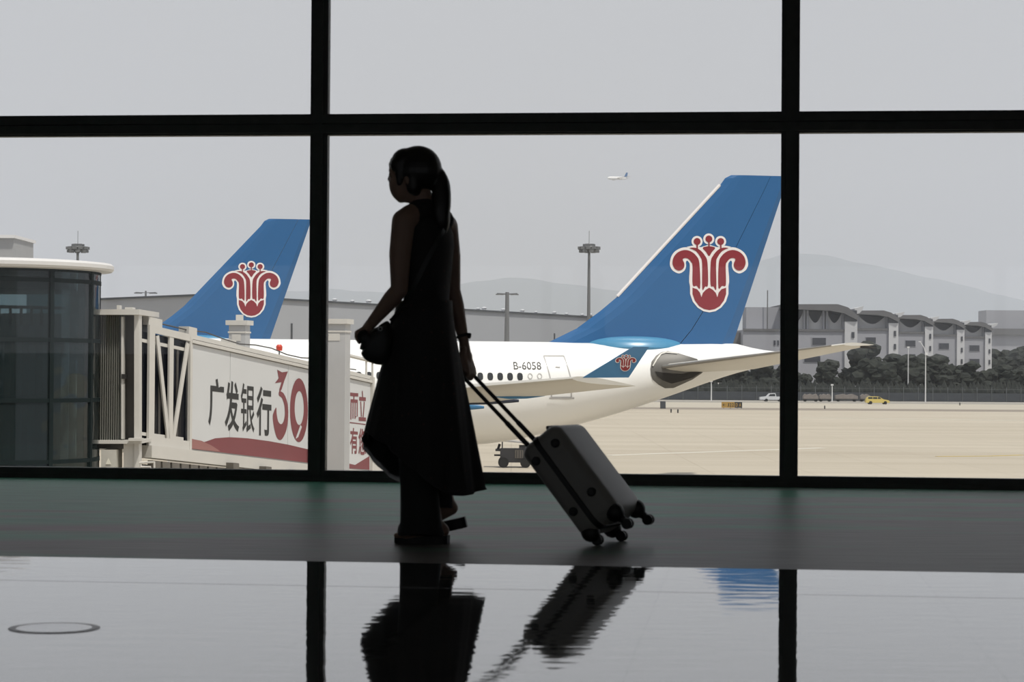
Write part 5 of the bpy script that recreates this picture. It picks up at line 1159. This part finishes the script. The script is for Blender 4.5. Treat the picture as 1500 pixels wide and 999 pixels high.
# ------------------------------------------------------------------ shoulder bag
bagc = B(551, 506, -0.07)
bag = thing('shoulder_bag', 'small dark slouchy shoulder bag held at the woman\'s left hip, strap over her back', 'bag', bagc)
m_bag = mat('dark_soft_leather', (0.020, 0.021, 0.020), 0.5, var=0.25, scale=12, bump=0.3)
prof = [(533, 482), (525, 486), (522.5, 496), (529, 500), (528, 505), (527, 511), (530.5, 513), (529, 518), (534, 526), (543, 531), (553, 534.5), (562, 534), (570, 527), (575, 512), (576, 495), (573, 478), (568, 470), (559, 474), (549, 482), (541, 487)]
cb_ = Vector((sum(p[0] for p in prof) / len(prof), sum(p[1] for p in prof) / len(prof), 0)); mb = MB(); rings = []
pr = spline([(x, y, 0) for x, y in prof], 3)
for v, k in ((-0.055, 0.55), (-0.045, 0.82), (-0.02, 0.98), (0.0, 1.0), (0.02, 0.98), (0.045, 0.82), (0.055, 0.55)):
    rings.append([B(cb_.x + (p.x - cb_.x) * k, cb_.y + (p.y - cb_.y) * k, -0.075 + v) for p in pr])
mb.loft(rings); obj('pouch', mb, m_bag, bag, True, angle=60)
obj('top_zip', MB().tube([B(541, 487, -0.13), B(552, 481, -0.135), B(566, 477, -0.13)], 0.005, 6), m_bdark, bag, True)
obj('ring', MB().tube([B(557, 481.5, -0.137) + Vector((0.008 * math.cos(t), 0, 0.008 * math.sin(t))) for t in [2 * math.pi * j / 12 for j in range(13)]], 0.0022, 6), mat('dull_ring_metal', (0.4, 0.4, 0.4), 0.3, 0.9), bag, True)
def on_back(px, py, extra=0.011):                  # a spot on the back of the bodice facing the lens
    q = min(tor, key=lambda z: abs(z[0] - py)); tab_l = [(a[0], a[1]) for a in reversed(tor)]; tab_r = [(a[0], a[2]) for a in reversed(tor)]; tab_k = [(a[0], a[3]) for a in reversed(tor)]
    l, r, k = interp(tab_l, py), interp(tab_r, py), interp(tab_k, py); ring = tring(py, l, r, k, extra, 180)
    best = None
    for p in ring:
        dv = (p - B(px, py, 0)); 
        if p.y - B(px, py, 0).y < 0.02 and (best is None or abs(dv.x) < abs((best - B(px, py, 0)).x)): best = p
    return best
sp_pts = [B(572, 470, -0.10)] + [on_back(x, y) for x, y in ((590, 452), (600, 436), (612, 413), (624, 390), (636, 366), (646, 347), (653, 334))] + [B(657, 318, 0.06), B(658, 319, 0.12), B(655, 335, 0.19), B(640, 370, 0.205), B(615, 420, 0.17), B(592, 455, 0.06), B(572, 474, -0.03)]
sp_s = spline(sp_pts, 4, False); rings = []
for i, p in enumerate(sp_s):
    d = (sp_s[min(i + 1, len(sp_s) - 1)] - sp_s[max(i - 1, 0)]).normalized(); c = B(624, 400, 0); c.z = p.z
    o_ = (p - c); o_ -= d * o_.dot(d); o_.normalize(); w_ = d.cross(o_)
    rings.append([p + w_ * 0.010 + o_ * 0.002, p - w_ * 0.010 + o_ * 0.002, p - w_ * 0.010 - o_ * 0.002, p + w_ * 0.010 - o_ * 0.002])
obj('strap', MB().loft(rings), m_bag, bag)

# ------------------------------------------------------------------ suitcase
E1 = (Vector((-0.925, 0.38, 0)) * 0.632 + Z * 0.775).normalized()     # up the long side
E3 = Vector((0.38, 0.925, 0)).normalized()                            # across the width, away from the lens
E2 = E3.cross(E1).normalized()
if E2.x < 0: E2 = -E2                                                  # handle side to front side
LC, TC, WC = 0.465, 0.205, 0.345
ctr = B(832, 704, -0.07) + E3 * (WC / 2)
def K(a, b, c): return ctr + E1 * a + E2 * b + E3 * c                   # a along, b through, c across
m_case = mat('grey_case_shell', (0.26, 0.255, 0.24), 0.45, var=0.06, scale=30)
m_trim = mat('black_case_trim', (0.008, 0.008, 0.008), 0.5, var=0.2)
case = thing('suitcase', 'grey hard-shell cabin suitcase tilted on its wheels behind the woman', 'suitcase', Vector((K(-LC / 2, -TC / 2, 0).x, K(-LC / 2, -TC / 2, 0).y, 0)))
zc = -TC / 2 + 0.088
def shell(nm, b0, b1, front):
    bm_ = MB(); bm_.box(K(0, (b0 + b1) / 2, 0), (LC, b1 - b0, WC), E1, E2, E3)
    bm = bm_.bm; bm.normal_update()
    far_e = []
    for e_ in bm.edges:
        if len(e_.link_faces) < 2: continue
        mid = (e_.verts[0].co + e_.verts[1].co) / 2 - ctr; b_ = mid.dot(E2); a_ = mid.dot(E1); c_ = mid.dot(E3)
        onfar = abs(b_ - (b1 if front else b0)) < 1e-3; corner = abs(abs(a_) - LC / 2) < 1e-3 and abs(abs(c_) - WC / 2) < 1e-3
        if onfar or corner: far_e.append(e_)
    bmesh.ops.bevel(bm, geom=far_e, offset=0.048 if front else 0.040, segments=5, affect='EDGES', profile=0.5, clamp_overlap=True)
    return obj(nm, bm, m_case, case, True, angle=40)
sf = shell('front_shell', zc + 0.012, TC / 2, True); sb_ = shell('back_shell', -TC / 2, zc - 0.012, False)
def rrect(a_, c_, r, b, n=6):
    out = []
    for sx, sy, st in ((1, 1, 0), (-1, 1, 90), (-1, -1, 180), (1, -1, 270)):
        for k in range(n + 1):
            t = math.radians(st + 90 * k / n); out.append(K(sx * (a_ - r) + r * math.cos(t), b, sy * (c_ - r) + r * math.sin(t)))
    return out
mb = MB(); mb.loft([rrect(LC / 2 - 0.001, WC / 2 - 0.001, 0.042, zc - 0.0135), rrect(LC / 2 + 0.004, WC / 2 + 0.004, 0.046, zc - 0.009), rrect(LC / 2 + 0.004, WC / 2 + 0.004, 0.046, zc + 0.009), rrect(LC / 2 - 0.001, WC / 2 - 0.001, 0.042, zc + 0.0135)])
obj('zip_band', mb, m_trim, case, label='black zip band round the case')
for sgn in (-1, 1):
    for a_, b_ in ((0.150, -0.058), (0.155, 0.056), (-0.115, -0.058), (-0.100, 0.056)):
        c = K(a_, zc + b_ + (0.012 if b_ > 0 else 0.012), sgn * WC / 2); mb = MB(); mb.tube([c - E3 * sgn * 0.01, c + E3 * sgn * 0.006, c + E3 * sgn * 0.011], [0.019, 0.019, 0.013], 16); obj('side_stud', mb, m_trim, case, True)
# corner guards and swivel wheels
for bs in (-1, 1):
    for cs in (-1, 1):
        q = K(-LC / 2 + 0.012, bs * (TC / 2 - 0.034), cs * (WC / 2 - 0.04))
        g_ = MB(); g_.ell(q, (0.042, 0.040, 0.042), 14, Matrix((E1, E2, E3)).transposed())
        hs_ = obj('wheel_housing', g_, m_trim, case, True)
        if bs < 0:
            w_ = K(-LC / 2 - 0.012, bs * (TC / 2 - 0.034), cs * (WC / 2 - 0.05)); w_.z = 0.0225
            w_ += Vector((0.012 if cs < 0 else 0.03, 0, 0))
        else: w_ = q - E1 * 0.030 + Vector((0.035, 0, -0.022))
        obj('wheel_fork', MB().chain([q - E1 * 0.015, q.lerp(w_, 0.6), w_], [0.024, 0.017, 0.012], 10), m_trim, case, True)
        for s3 in (-1, 1): obj('wheel', MB().tube([w_ + E3 * (s3 * 0.006), w_ + E3 * (s3 * 0.017)], 0.0225, 18), m_trim, case, True)
# telescopic handle
hb = -TC / 2 + 0.026; wt = 0.062
top_a = (GR - ctr).dot(E1)
gb = (GR - ctr).dot(E2)
for c_ in (-wt, wt):
    p0, p1 = K(LC / 2 - 0.06, hb, c_), K(top_a, gb, c_ + (GR - ctr).dot(E3))
    p0 = K(LC / 2 - 0.06, hb, c_); mid = p0.lerp(p1, 0.42)
    obj('handle_tube', MB().tube([p0, mid], 0.0105, 10), m_trim, case, True); obj('handle_tube', MB().tube([mid, p1], 0.0085, 10), m_trim, case, True)
    obj('handle_socket', MB().tube([K(LC / 2 - 0.012, hb, c_), K(LC / 2 + 0.012, hb + 0.001, c_)], [0.02, 0.015], 12), m_trim, case, True)
gd = (GR - ctr).dot(E3)
obj('handle_grip', MB().chain([K(top_a, gb, gd - wt), K(top_a + 0.004, gb, gd), K(top_a, gb, gd + wt)], [0.0115, 0.0125, 0.0115], 12), m_trim, case, True)
obj('top_carry_handle', MB().tube([K(LC / 2 - 0.002, 0.03, -0.08), K(LC / 2 + 0.02, 0.03, -0.06), K(LC / 2 + 0.02, 0.03, 0.06), K(LC / 2 - 0.002, 0.03, 0.08)], 0.008, 8), m_trim, case, True)
